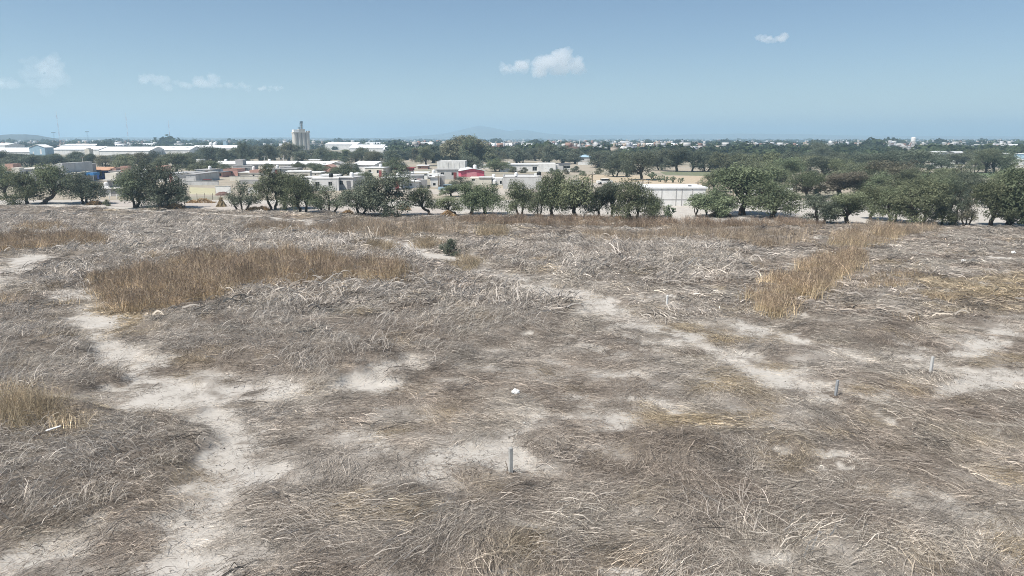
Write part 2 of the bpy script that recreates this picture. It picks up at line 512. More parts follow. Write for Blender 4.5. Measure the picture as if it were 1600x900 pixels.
def lying_clump(n, length, width, height, spread, curl=0.35, rad=0.4):
    k = 5
    t = np.linspace(0, 1, k)
    a = RNG.normal(0, spread, n)
    L = length * RNG.uniform(0.45, 1.15, n)
    cv = RNG.normal(0, curl, n)
    st = np.stack([RNG.normal(0, rad, n), RNG.normal(0, rad * 0.8, n), RNG.uniform(0.0, height * 0.5, n)], 1)
    kk = np.where(RNG.uniform(0, 1, n) < 0.35, RNG.normal(0, 0.8, n), 0)
    ang = a[:, None] + cv[:, None] * (t[None] - 0.3) * 1.6 + kk[:, None] * (t[None] > RNG.uniform(0.2, 0.8, (n, 1)))
    dx = np.cos(ang) * L[:, None] / (k - 1)
    dy = np.sin(ang) * L[:, None] / (k - 1)
    px = np.cumsum(dx, 1) - dx[:, :1] - L[:, None] * 0.45
    py = np.cumsum(dy, 1) - dy[:, :1]
    hz = RNG.uniform(0.1, 1.0, n)[:, None] * height * np.sin(np.pi * (0.15 + 0.8 * t))[None] + RNG.normal(0, height * 0.12, (n, k))
    P = np.stack([st[:, :1] + px, st[:, 1:2] + py, np.maximum(st[:, 2:3] + hz, -0.02)], 2)
    return ribbons(P, width * RNG.lognormal(0, 0.4, n), shade_mix(n), np.zeros((n, k)))
def bent_clump(n, height, width, rad=0.28):
    """weeds that stood up and keeled over: rise, arch and hang"""
    k = 6
    t = np.linspace(0, 1, k)
    az = RNG.normal(0, 0.9, n)
    L = height * RNG.uniform(0.6, 1.35, n)
    e0 = R(80) * RNG.uniform(0.55, 1.0, n)
    e1 = R(-50) * RNG.uniform(-0.6, 1.0, n)
    el = e0[:, None] + (e1 - e0)[:, None] * (t ** 1.3)[None]
    d = L[:, None] / (k - 1)
    px = np.cumsum(np.cos(el) * np.cos(az)[:, None] * d, 1)
    py = np.cumsum(np.cos(el) * np.sin(az)[:, None] * d, 1)
    pz = np.cumsum(np.sin(el) * d, 1)
    st = RNG.normal(0, rad, (n, 2))
    P = np.stack([st[:, :1] + px, st[:, 1:] + py, pz - 0.06], 2)
    return ribbons(P, width * RNG.lognormal(0, 0.35, n), shade_mix(n), np.zeros((n, k)))
def standing_clump(n, height, width, rad=0.26, splay=0.16):
    k = 5
    t = np.linspace(0, 1, k)
    az = RNG.uniform(0, 2 * np.pi, n)
    lean = np.abs(RNG.normal(0.06, splay, n))
    L = height * RNG.uniform(0.65, 1.1, n)
    st = RNG.normal(0, rad, (n, 2))
    off = (lean * L)[:, None] * (t ** 1.8)[None]
    P = np.stack([st[:, :1] + np.cos(az)[:, None] * off, st[:, 1:] + np.sin(az)[:, None] * off, L[:, None] * t[None] - 0.05], 2)
    tone = np.clip((P[:, :, 2] / height - 0.42) / 0.40, 0, 1)
    A = ribbons(P, width * RNG.lognormal(0, 0.3, n), shade_mix(n), tone)
    # feathery heads
    m = n * 3
    idx = RNG.integers(0, n, m)
    tt = RNG.uniform(0.52, 0.98, m)
    i0 = np.minimum((tt * (k - 1)).astype(int), k - 2)
    fr = (tt * (k - 1) - i0)[:, None]
    b = P[idx, i0] * (1 - fr) + P[idx, i0 + 1] * fr
    a2 = RNG.uniform(0, 2 * np.pi, m)
    ln = RNG.uniform(0.06, 0.20, m) * height
    up = RNG.uniform(0.3, 1.0, m)
    dirn = np.stack([np.cos(a2) * 0.6, np.sin(a2) * 0.6, up], 1)
    Q = np.stack([b, b + dirn * ln[:, None] * 0.5, b + dirn * ln[:, None] + np.array([0, 0, -0.02])], 1)
    B = ribbons(Q, width * 0.8 * RNG.lognormal(0, 0.3, m), shade_mix(m), np.ones((m, 3)))
    return (np.concatenate([A[0], B[0]]), np.concatenate([A[1], B[1] + len(A[0])]), np.concatenate([A[2], B[2]]), np.concatenate([A[3], B[3]]))

def collection_of(name, makers):
    c = bpy.data.collections.new(name)
    for i, mk in enumerate(makers): strand_object('%s_%02d' % (name, i), *mk(), c)
    return c
LIE_N = collection_of('lying_straw_near', [lambda s=s: lying_clump(66, 0.74, 0.0080, 0.065, s, 0.16, 0.38) for s in (0.14, 0.2, 0.25, 0.3, 0.4, 0.5, 0.8, 1.8)])
LIE_F = collection_of('lying_straw_far', [lambda s=s: lying_clump(34, 0.85, 0.026, 0.12, s, 0.26, 0.5) for s in (0.2, 0.3, 0.4, 0.5, 0.7, 1.4)])
BEN_N = collection_of('bent_weed_near', [lambda: bent_clump(32, 0.52, 0.0145, 0.28) for _ in range(7)])
BEN_F = collection_of('bent_weed_far', [lambda: bent_clump(26, 0.62, 0.034, 0.4) for _ in range(6)])
STA_N = collection_of('standing_grass_near', [lambda i=i: standing_clump(46, 1.2, 0.013, 0.22 + 0.04 * i, 0.10 + 0.06 * i) for i in range(6)])
STA_F = collection_of('standing_grass_far', [lambda i=i: standing_clump(34, 1.2, 0.024, 0.30 + 0.03 * i, 0.10 + 0.06 * i) for i in range(6)])

def scatter(name, coll, pos, rot, scl, idx, tint, tint_top):
    n = len(pos)
    me = bpy.data.meshes.new(name)
    me.vertices.add(n)
    me.vertices.foreach_set('co', np.asarray(pos, np.float32).ravel())
    for nm, typ, arr, key in (('rot', 'FLOAT_VECTOR', rot, 'vector'), ('scl', 'FLOAT_VECTOR', scl, 'vector'),
                              ('tint', 'FLOAT_VECTOR', tint, 'vector'), ('tint_top', 'FLOAT_VECTOR', tint_top, 'vector'), ('pick', 'INT', idx, 'value')):
        a = me.attributes.new(nm, typ, 'POINT')
        a.data.foreach_set(key, np.asarray(arr, np.int32 if typ == 'INT' else np.float32).ravel())
    me.update()
    me.materials.append(STRAW)
    o = bpy.data.objects.new(name, me)
    C.objects.link(o)
    ng = bpy.data.node_groups.new(name + '_nodes', 'GeometryNodeTree')
    ng.interface.new_socket('Geometry', in_out='INPUT', socket_type='NodeSocketGeometry')
    ng.interface.new_socket('Geometry', in_out='OUTPUT', socket_type='NodeSocketGeometry')
    nn, L = ng.nodes, ng.links
    gi, go = nn.new('NodeGroupInput'), nn.new('NodeGroupOutput')
    ci = nn.new('GeometryNodeCollectionInfo')
    ci.inputs['Collection'].default_value = coll
    ci.inputs['Separate Children'].default_value = True
    ci.inputs['Reset Children'].default_value = True
    ip = nn.new('GeometryNodeInstanceOnPoints')
    ip.inputs['Pick Instance'].default_value = True
    def na(nm, t):
        x = nn.new('GeometryNodeInputNamedAttribute')
        x.data_type = t
        x.inputs['Name'].default_value = nm
        return x.outputs['Attribute']
    e2r = nn.new('FunctionNodeEulerToRotation')
    L.new(na('rot', 'FLOAT_VECTOR'), e2r.inputs[0])
    L.new(gi.outputs[0], ip.inputs['Points'])
    L.new(ci.outputs[0], ip.inputs['Instance'])
    L.new(na('pick', 'INT'), ip.inputs['Instance Index'])
    L.new(e2r.outputs[0], ip.inputs['Rotation'])
    L.new(na('scl', 'FLOAT_VECTOR'), ip.inputs['Scale'])
    L.new(ip.outputs[0], go.inputs[0])
    md = o.modifiers.new('scatter', 'NODES')
    md.node_group = ng
    return o

def field_points(y0, y1, k):
    """random points, density k / distance per square metre, inside the view plus a margin"""
    n = int(k * 1.6 * (y1 - y0))
    y = RNG.uniform(y0, y1, n)
    x = RNG.uniform(-1, 1, n) * (0.80 * y + 4)
    keep = RNG.uniform(0, 1, n) < 0.9
    return x[keep], y[keep]
def slope(x, y):
    e = 0.3
    return (sample(HF, x + e, y) - sample(HF, x - e, y)) / (2 * e), (sample(HF, x, y + e) - sample(HF, x, y - e)) / (2 * e)
def flow(x, y):
    return 0.30 + 6.0 * (fbm(x / 9, y / 8, 101, 2) - 0.5) + 3.0 * (fbm(x / 3.0, y / 2.6, 111, 2) - 0.5)
GREYC, BROWNC, PALEC, TANC = np.array([0.54, 0.485, 0.425]), np.array([0.435, 0.37, 0.31]), np.array([0.61, 0.55, 0.475]), np.array([0.56, 0.455, 0.31])
def straw_tint(x, y):
    a = fbm(x / 2.4, y / 2.4, 121, 4)[:, None]
    b = fbm(x / 5.5, y / 4.0, 131, 3)[:, None]
    c = GREYC + (BROWNC - GREYC) * np.clip((b - 0.40) * 4.5, 0, 1)
    c = c + (PALEC - c) * np.clip((a - 0.47) * 4.0, 0, 0.9)
    t = np.clip(sample(tan, x, y) * 0.75 + np.clip((fbm(x / 1.7, y / 1.7, 141, 3) - 0.62) * 4, 0, 0.7), 0, 1)[:, None]
    c = c + (TANC - c) * t
    c = c * (1 - 0.10 * sample(LIP, x, y)[:, None])
    return c * RNG.lognormal(0, 0.27, (len(x), 1))
def place_lying(name, coll, y0, y1, k, s0, label):
    x, y = field_points(y0, y1, k)
    p = np.clip(1.0 - 0.75 * sample(bare, x, y) - 0.45 * sample(bare_near, x, y), 0.06, 1) * np.clip(sample(infield, x, y), 0.0, 1) * (1 - 0.6 * sample(tall_all, x, y))
    p *= 0.16 + 1.0 * np.clip((fbm(x / 1.0, y / 0.8, 151, 4) - 0.36) * 4.5, 0, 1) * (1 - 0.55 * sample(grey, x, y))
    p *= 0.58 + 0.42 * sample(MAT, x, y)
    ok = RNG.uniform(0, 1, len(x)) < p
    x, y = x[ok], y[ok]
    n = len(x)
    sx, sy = slope(x, y)
    th = flow(x, y) + RNG.normal(0, 0.17, n)
    tx = np.arctan(sx * np.cos(th) + sy * np.sin(th))
    ty = np.arctan(-sx * np.sin(th) + sy * np.cos(th))
    rot = np.stack([ty, -tx, th], 1)
    s = s0 * RNG.lognormal(0, 0.22, n) * (1 - 0.45 * np.clip(sample(bare_near, x, y) * 1.6, 0, 1))
    zs = s * RNG.lognormal(0.0, 0.4, n)
    pos = np.stack([x, y, sample(HF, x, y) + 0.01], 1)
    t = straw_tint(x, y)
    o = scatter(name, coll, pos, rot, np.stack([s, s, zs], 1), RNG.integers(0, len(coll.objects), n), t, t)
    tag(o, label, 'straw', kind='stuff')
place_lying('flattened_straw', LIE_N, 13, 46, 200, 1.0, 'grey brown straw flattened in swirls over the near half of the field')
place_lying('flattened_straw', LIE_F, 46, 138, 170, 1.15, 'grey straw lying flat over the far half of the field')

LIT = collection_of('broken_litter', [lambda: lying_clump(52, 0.30, 0.0085, 0.035, 2.5, 0.12, 0.34) for _ in range(6)])
x, y = field_points(13, 70, 230)
ok = RNG.uniform(0, 1, len(x)) < (0.16 + 0.84 * (1 - sample(bare, x, y))) * np.clip(sample(infield, x, y), 0, 1) * np.clip(2.4 * fbm(x / 0.8, y / 0.8, 155, 3) - 0.55, 0.1, 1)
x, y = x[ok], y[ok]
n = len(x)
s_ = np.interp(y, [14, 62], [0.9, 1.5]) * RNG.lognormal(0, 0.2, n)
t_ = straw_tint(x, y) * RNG.choice([0.55, 0.8, 1.05], (n, 1))
o = scatter('broken_litter', LIT, np.stack([x, y, sample(HF, x, y) + 0.012], 1), np.stack([np.zeros(n), np.zeros(n), RNG.uniform(0, 6.28, n)], 1), np.stack([s_, s_, s_], 1), RNG.integers(0, 6, n), t_, t_)
tag(o, 'short broken stems and litter strewn over the bare soil and straw', 'litter', kind='stuff')

def clod(seed):
    rg_ = np.random.default_rng(seed)
    g_ = np.linspace(-1, 1, 4)
    V_, Q_ = [], []
    for ax in range(3):
        for sg in (-1, 1):
            b0 = len(V_)
            for i in range(4):
                for j in range(4):
                    p_ = np.zeros(3); p_[ax] = sg; p_[(ax + 1) % 3] = g_[i]; p_[(ax + 2) % 3] = g_[j]
                    p_ = p_ / np.linalg.norm(p_)
                    p_ = p_ * (1 + 0.22 * math.sin(p_[0] * 4 + seed) * math.cos(p_[1] * 5 + seed * 2) + 0.15 * math.sin(p_[2] * 7 + seed))
                    V_.append(p_ * np.array([1.0, 0.8, 0.6]))
            for i in range(3):
                for j in range(3): Q_.append((b0 + i * 4 + j, b0 + i * 4 + j + 1, b0 + (i + 1) * 4 + j + 1, b0 + (i + 1) * 4 + j))
    n_ = len(V_)
    return np.array(V_), np.array(Q_), np.ones(n_), np.zeros(n_)
CLOD = collection_of('soil_clod', [lambda i=i: clod(i) for i in range(5)])
x, y = field_points(13, 60, 260)
ok = RNG.uniform(0, 1, len(x)) < np.clip(0.05 + sample(bare, x, y) + 0.5 * sample(WORN, x, y), 0, 1) * np.clip((fbm(x / 0.9, y / 0.9, 158, 3) - 0.38) * 4, 0.1, 1)
x, y = x[ok], y[ok]
n = len(x)
s_ = RNG.lognormal(-3.9, 0.5, n)
t_ = np.array([0.40, 0.37, 0.33]) * RNG.lognormal(0, 0.22, (n, 1))
o = scatter('soil_clods', CLOD, np.stack([x, y, sample(HF, x, y) + s_ * 0.3], 1), np.stack([RNG.normal(0, 0.3, n), RNG.normal(0, 0.3, n), RNG.uniform(0, 6.28, n)], 1), np.stack([s_, s_, s_], 1), RNG.integers(0, 5, n), t_, t_)
tag(o, 'small pale soil clods and pebbles on the bare tracks', 'clods', kind='stuff')

def place_bent(name, coll, y0, y1, k, s0, label):
    x, y = field_points(y0, y1, k)
    g = sample(grey, x, y)
    p = np.clip(g * (1 - sample(bare, x, y)), 0, 1) + 0.006
    p *= sample(infield, x, y) * np.clip(0.10 + 5.0 * (fbm(x / 1.1, y / 0.9, 161, 4) - 0.38), 0.04, 1) * (1 - 0.7 * sample(tall_all, x, y)) * (1 - 0.9 * sample(bare, x, y))
    ok = RNG.uniform(0, 1, len(x)) < p
    x, y = x[ok], y[ok]
    n = len(x)
    s = s0 * RNG.lognormal(0, 0.25, n) * (0.45 + 0.55 * sample(grey, x, y))
    rot = np.stack([RNG.normal(0, 0.12, n), RNG.normal(0, 0.12, n), flow(x, y) + RNG.normal(0, 0.7, n)], 1)
    t = straw_tint(x, y)
    g2 = sample(grey, x, y)[:, None]
    t = t + (np.array([0.60, 0.545, 0.485]) * RNG.lognormal(0, 0.2, (n, 1)) - t) * 0.65 * g2
    pos = np.stack([x, y, sample(HF, x, y)], 1)
    o = scatter(name, coll, pos, rot, np.stack([s, s, s * RNG.lognormal(0, 0.2, n)], 1), RNG.integers(0, len(coll.objects), n), t, t)
    tag(o, label, 'weeds', kind='stuff')
place_bent('keeled_weeds', BEN_N, 13, 48, 230, 0.95, 'dead grey weeds keeled over in tangled clumps in the near left field')
place_bent('keeled_weeds', BEN_F, 48, 136, 200, 1.05, 'dead grey weeds standing tangled across the far half of the field')

TALL_LABEL = {
    'main': 'large patch of tall brown grass standing at left centre of the field',
    'leftstrip': 'strip of tall brown grass at the left edge beside the pale track',
    'leftback': 'thin pale brown grass behind the left edge strip',
    'mid': 'low band of brown grass behind the large left patch near the trees',
    'trackside': 'brown grass band between the far track and the tree line',
    'treeline': 'long purplish brown grass belt along the foot of the middle trees',
    'rightback': 'wide brown grass band right of the middle below the tree line belt',
    'rightmain': 'curving clump of tall golden brown grass at the right of the field',
    'rightupper': 'brown grass clump above the curving golden clump at right',
    'rightsmall': 'small low tan grass patch right of the curving golden clump',
    'righttrees': 'thin brown grass at the foot of the right hand trees',
    'corner': 'tan grass clump at the left edge of the foreground',
    'tufts': 'pale tan grass tuft behind the green bush on the right',
    'tufts2': 'small pale grass tuft on the track left of the green bush',
    'tufts3': 'small tan grass tuft just left of the green bush',
    'tufts4': 'small brown grass tuft in front of the green bush',
}
for key, msk in tall.items():
    P = np.array([gp(*p) for p in TALL[key]])
    x0, x1, y0, y1 = P[:, 0].min() - 2, P[:, 0].max() + 2, P[:, 1].min() - 2, P[:, 1].max() + 2
    d = (y0 + y1) / 2
    near = d < 52
    dens = (4.5 if key == 'corner' else 5.2) if near else 3.6
    n = int((x1 - x0) * (y1 - y0) * dens)
    x, y = RNG.uniform(x0, x1, n), RNG.uniform(y0, y1, n)
    thin = {'rightupper': 0.32, 'leftback': 0.45, 'mid': 0.5, 'rightsmall': 0.4, 'righttrees': 0.5, 'trackside': 0.34, 'treeline': 0.5, 'rightback': 0.28}.get(key, 1.0)
    ok = RNG.uniform(0, 1, n) < sample(msk, x, y) * thin * np.clip(0.35 + 2.2 * (fbm(x / 1.6, y / 1.6, 171, 3) - 0.3), 0.1, 1) * np.clip(sample(infield, x, y), 0.3, 1)
    x, y = x[ok], y[ok]
    n = len(x)
    coll = STA_N if near else STA_F
    hs = {'corner': 0.85, 'leftback': 0.7, 'rightsmall': 0.55, 'mid': 0.75, 'treeline': 0.75, 'righttrees': 0.7, 'rightback': 0.8, 'tufts': 0.8, 'tufts2': 0.75, 'tufts3': 0.7, 'tufts4': 0.6, 'leftstrip': 0.85}.get(key, 1.0)
    s = RNG.lognormal(0, 0.14, n)
    sz = hs * s * (0.45 + 1.1 * fbm(x / 1.8, y / 1.8, 181, 3))
    sz = sz * (0.45 + 0.55 * np.clip(sample(blur(msk, 6), x, y) * 1.3, 0, 1))
    lean = 0.22 + 0.5 * (fbm(x / 2.5, y / 2.5, 191, 2) - 0.4)
    az = flow(x, y)
    rot = np.stack([RNG.normal(0, 0.10, n) + lean * np.sin(az), RNG.normal(0, 0.10, n) + lean * np.cos(az), RNG.uniform(0, 6.28, n)], 1)
    v = RNG.lognormal(0, 0.22, (n, 1)) * (0.7 + 0.6 * fbm(x / 1.5, y / 1.5, 183, 3))[:, None]
    base = np.array([0.76, 0.605, 0.40]); top = np.array([0.40, 0.312, 0.235])
    if key in ('treeline',): base, top = np.array([0.48, 0.37, 0.26]), np.array([0.36, 0.275, 0.21])
    if key in ('rightmain', 'rightupper', 'rightback'): base, top = np.array([0.76, 0.61, 0.40]), np.array([0.47, 0.36, 0.262])
    if key in ('rightback', 'trackside', 'mid', 'righttrees'): base, top = np.array([0.62, 0.50, 0.36]), np.array([0.43, 0.345, 0.265])
    if key == 'corner': v = v * 1.35
    if key.startswith('tufts') or key == 'corner': base, top = np.array([0.62, 0.52, 0.36]), np.array([0.46, 0.37, 0.265])
    pos = np.stack([x, y, sample(HF, x, y)], 1)
    o = scatter('tall_grass', coll, pos, rot, np.stack([s, s, sz], 1), RNG.integers(0, len(coll.objects), n), base * v, top * v)
    tag(o, TALL_LABEL[key], 'tall grass', kind='stuff')

# ------------------------------------------------------------------ trees
def tube(V, F, path, radii, sides=6):
    path = [Vector(p) for p in path]
    base = len(V)
    n = len(path)
    for i, p in enumerate(path):
        t = (path[min(i + 1, n - 1)] - path[max(i - 1, 0)]).normalized()
        a = t.cross(Vector((0.31, 0.87, 0.12))).normalized()
        b = t.cross(a)
        for k in range(sides):
            an = 2 * math.pi * k / sides
            V.append(p + (a * math.cos(an) + b * math.sin(an)) * radii[i])
    for i in range(n - 1):
        for k in range(sides):
            k2 = (k + 1) % sides
            F.append((base + i * sides + k, base + i * sides + k2, base + (i + 1) * sides + k2, base + (i + 1) * sides + k))
def bend(p, q, rnd, n=4, wob=0.12):
    p, q = Vector(p), Vector(q)
    L = (q - p).length
    return [p.lerp(q, i / n) + (Vector((rnd.uniform(-1, 1), rnd.uniform(-1, 1), rnd.uniform(-0.5, 1))) * wob * L * math.sin(math.pi * i / n)) for i in range(n + 1)]
def tree_variant(name, seed, H=5.6, Wd=6.0, stems=1, fork=0.22, low=0.28, clumps=46, leaves=6500, droop=0.3, lean=0.0, sparse=0.0, leaf=0.17, tallness=1.0, cone=False, lobes=6):
    """one trunk-and-limbs mesh and one leaf mesh, tree standing at the origin"""
    rnd = random.Random(seed)
    rg = np.random.default_rng(seed)
    V, F = [], []
    # main lobes -> clump centres
    cents = []
    lob = []
    for i in range(lobes):
        a = 2 * math.pi * (i + rnd.uniform(-0.3, 0.3)) / lobes
        t = rnd.random()
        z = H * (low + 0.14 + (0.66 - low) * t)
        r = Wd * 0.5 * (0.74 - 0.40 * t) * rnd.uniform(0.75, 1.1)
        lob.append((math.cos(a) * r + lean * Wd * 0.3, math.sin(a) * r * 0.9, z, Wd * rnd.uniform(0.17, 0.26), H * rnd.uniform(0.14, 0.22)))
    lob.append((lean * Wd * 0.35 + rnd.uniform(-0.4, 0.4), rnd.uniform(-0.3, 0.3), H * 0.78, Wd * 0.20, H * 0.17))
    lob.append((rnd.uniform(-0.2, 0.2) * Wd + lean * Wd * 0.35, rnd.uniform(-0.1, 0.1) * Wd, H * 0.60, Wd * 0.27, H * 0.24))
    if cone:
        lob = [(0, 0, H * (low + (1 - low) * t), Wd * 0.5 * (1.05 - t) ** 0.8 * rnd.uniform(0.6, 0.9), H * 0.13) for t in np.linspace(0.1, 0.93, 9)]
    per = max(2, clumps // len(lob))
    limb_ends = []
    for (lx, ly, lz, rx, rz) in lob:
        limb_ends.append((lx, ly, lz))
        for k in range(per):
            d = Vector((rnd.gauss(0, 1), rnd.gauss(0, 1), rnd.gauss(0.25, 0.9))).normalized()
            f = rnd.uniform(0.55, 1.0)
            c = Vector((lx + d.x * rx * f, ly + d.y * rx * f, lz + d.z * rz * f))
            c.z = max(c.z, H * low)
            cents.append((c, rnd.uniform(0.5, 1.15) * 0.135 * (Wd + H) / 2))
    # trunk(s) and limbs
    nst = stems
    tops = []
    for s in range(nst):
        bx = (s - (nst - 1) / 2) * Wd * 0.10
        top = Vector((bx * 2.0 + lean * Wd * 0.28 + rnd.uniform(-0.15, 0.15), rnd.uniform(-0.3, 0.3), H * fork * rnd.uniform(0.9, 1.4)))
        r0 = H * (0.050 if nst == 1 else 0.034)
        tube(V, F, bend((bx, 0, -0.15), top, rnd, 4, 0.10), [r0 * 1.25, r0 * 0.95, r0 * 0.85, r0 * 0.78, r0 * 0.72], 7)
        tops.append((top, r0))
    for e in limb_ends:
        e = Vector(e)
        top, r0 = min(tops, key=lambda t: (t[0].xy - e.xy).length)
        pth = bend(top, e, rnd, 4, 0.12)
        tube(V, F, pth, [r0 * 0.55, r0 * 0.42, r0 * 0.32, r0 * 0.22, r0 * 0.12], 5)
        near = sorted(cents, key=lambda c: (c[0] - e).length)[:per]
        for c, _ in near:
            st = pth[rnd.choice((2, 3, 3))]
            tube(V, F, bend(st, c, rnd, 3, 0.12), [r0 * 0.18, r0 * 0.13, r0 * 0.09, r0 * 0.04], 4)
    tm = bpy.data.meshes.new(name + '_trunk')
    tm.from_pydata([tuple(v) for v in V], [], F)
    for p in tm.polygons: p.use_smooth = True
    tm.materials.append(BARK)
    # leaves
    wts = np.array([c[1] ** 2 for c in cents])
    wts *= rg.uniform(1 - sparse, 1.0 + 0.2, len(wts))
    wts /= wts.sum()
    which = rg.choice(len(cents), leaves, p=wts)
    cc = np.array([tuple(c[0]) for c in cents])[which]
    rr = np.array([c[1] for c in cents])[which]
    d = rg.normal(size=(leaves, 3))
    d /= np.linalg.norm(d, axis=1, keepdims=True)
    rad = rr * rg.uniform(0.25, 1.0, leaves) ** 0.5 * rg.lognormal(0, 0.12, leaves)
    pos = cc + d * rad[:, None] * np.array([1.1, 1.1, 0.85])
    pos[:, 2] -= droop * rr * rg.uniform(0, 1, leaves) ** 2 * 1.2
    pos[:, 2] = np.maximum(pos[:, 2], 0.04 * H * rg.uniform(0.2, 1.5, leaves))
    nrm = d + rg.normal(0, 0.55, (leaves, 3)) + np.array([0, 0, 0.35])
    nrm /= np.linalg.norm(nrm, axis=1, keepdims=True)
    down = np.array([0, 0, -1.0]) * droop * 2 + rg.normal(0, 0.7, (leaves, 3))
    ax = down - nrm * np.sum(down * nrm, 1, keepdims=True)
    ax /= np.linalg.norm(ax, axis=1, keepdims=True) + 1e-9
    bx = np.cross(nrm, ax)
    ln = leaf * rg.lognormal(0, 0.3, leaves)[:, None]
    wd = ln * 0.5
    q0 = pos - bx * wd * 0.35
    q1 = pos + ax * ln * 0.5 - bx * wd * 0.5 + nrm * 0.0
    q2 = pos + ax * ln
    q3 = pos + ax * ln * 0.5 + bx * wd * 0.5
    vv = np.stack([q0, q1, q2, q3], 1).reshape(-1, 3)
    cm = np_mesh(name + '_crown', vv, np.arange(leaves * 4).reshape(-1, 4))
    cm.materials.append(LEAF['olive'])
    csh = rg.uniform(0.0, 1.0, len(cents))[which] * 0.55 + rg.uniform(0, 0.45, leaves)
    vattr(cm, 'shade', np.repeat(np.clip(csh, 0, 1), 4))
    x0, x1 = np.percentile(vv[:, 0], (1.5, 98.5))
    return dict(trunk=tm, crown=cm, w=x1 - x0, h=np.percentile(vv[:, 2], 99.3), cx=(x0 + x1) / 2)
VAR = {
    'round': [tree_variant('round_a', 1, lobes=11, clumps=84, leaves=11000, low=0.10), tree_variant('round_b', 2, lobes=12, clumps=96, leaves=11500, low=0.10), tree_variant('round_c', 3, stems=2, lobes=11, clumps=84, leaves=10500, low=0.08)],
    'dense': [tree_variant('dense_a', 11, low=0.04, lobes=12, clumps=96, leaves=12000, fork=0.15), tree_variant('dense_b', 12, low=0.03, lobes=12, clumps=96, leaves=12000, stems=2, fork=0.15)],
    'droop': [tree_variant('droop_a', 21, droop=0.9, low=0.10, lobes=11, clumps=80, leaves=11000), tree_variant('droop_b', 22, droop=0.9, low=0.06, lobes=11, clumps=80, leaves=11000, stems=2), tree_variant('droop_c', 23, droop=0.8, low=0.12, lobes=11, clumps=80, leaves=11000)],
    'open': [tree_variant('open_a', 31, sparse=0.8, lobes=9, leaves=6000, clumps=60, fork=0.3, stems=2, low=0.18), tree_variant('open_b', 32, sparse=0.85, lobes=9, leaves=5600, clumps=60, stems=3, fork=0.18, low=0.14)],
    'lean': [tree_variant('lean_a', 41, lean=1.0, sparse=0.5, lobes=9, clumps=70, leaves=8000, low=0.2), tree_variant('lean_b', 42, lean=-1.0, sparse=0.6, lobes=9, clumps=70, leaves=7000, low=0.2)],
    'bush': [tree_variant('bush_a', 51, H=3.4, Wd=5.5, low=0.0, fork=0.08, stems=3, lobes=11, clumps=90, leaves=9000), tree_variant('bush_b', 52, H=3.0, Wd=3.6, low=0.0, fork=0.08, stems=3, lobes=9, clumps=60, leaves=6000, leaf=0.14)],
    'tall': [tree_variant('tall_a', 61, H=8.5, Wd=6.5, fork=0.3, low=0.04, lobes=12, clumps=100, leaves=9000, leaf=0.30), tree_variant('tall_b', 62, H=8.5, Wd=5.5, fork=0.25, low=0.03, lobes=12, clumps=100, leaves=9000, leaf=0.30)],
    'cone': [tree_variant('cone_a', 71, H=8.5, Wd=4.0, cone=True, low=0.05, clumps=80, leaves=7000, leaf=0.26)],
}
TREE_POS = []
def tree(kind, var, pxl, pxr, pyt, pyb, label, colour='olive', group=None, name='tree', px_base=None, mirror=False):
    cxp = px_base if px_base is not None else (pxl + pxr) / 2
    X, Y = gp(cxp, pyb)
    v = VAR[kind][var % len(VAR[kind])]
    depth = Y * CP + CAM_H * SP
    wdt = (pxr - pxl) / FPX * depth * 1.17
    hgt = zat(cxp, pyt, Y)
    sx, sz = wdt / v['w'], hgt / v['h']
    root = empty(name, (X, Y, sample(HF, np.array([X]), np.array([Y]))[0] if Y < 140 else -0.06))
    sg = -1 if mirror else 1
    root.scale = (sx * sg, (sx + sz) / 2, sz)
    root.rotation_euler = (0, 0, 0 if kind == 'lean' else random.uniform(-0.6, 0.6) + random.choice((0, math.pi)))
    link('trunk', v['trunk'], None, root)
    c = link('crown', v['crown'], LEAF[colour], root)
    if len(c.material_slots) and c.material_slots[0].material is not LEAF[colour]:
        c.material_slots[0].link = 'OBJECT'
        c.material_slots[0].material = LEAF[colour]
    tag(root, label, 'tree', group)
    TREE_POS.append((cxp, pyb, root))
    return root
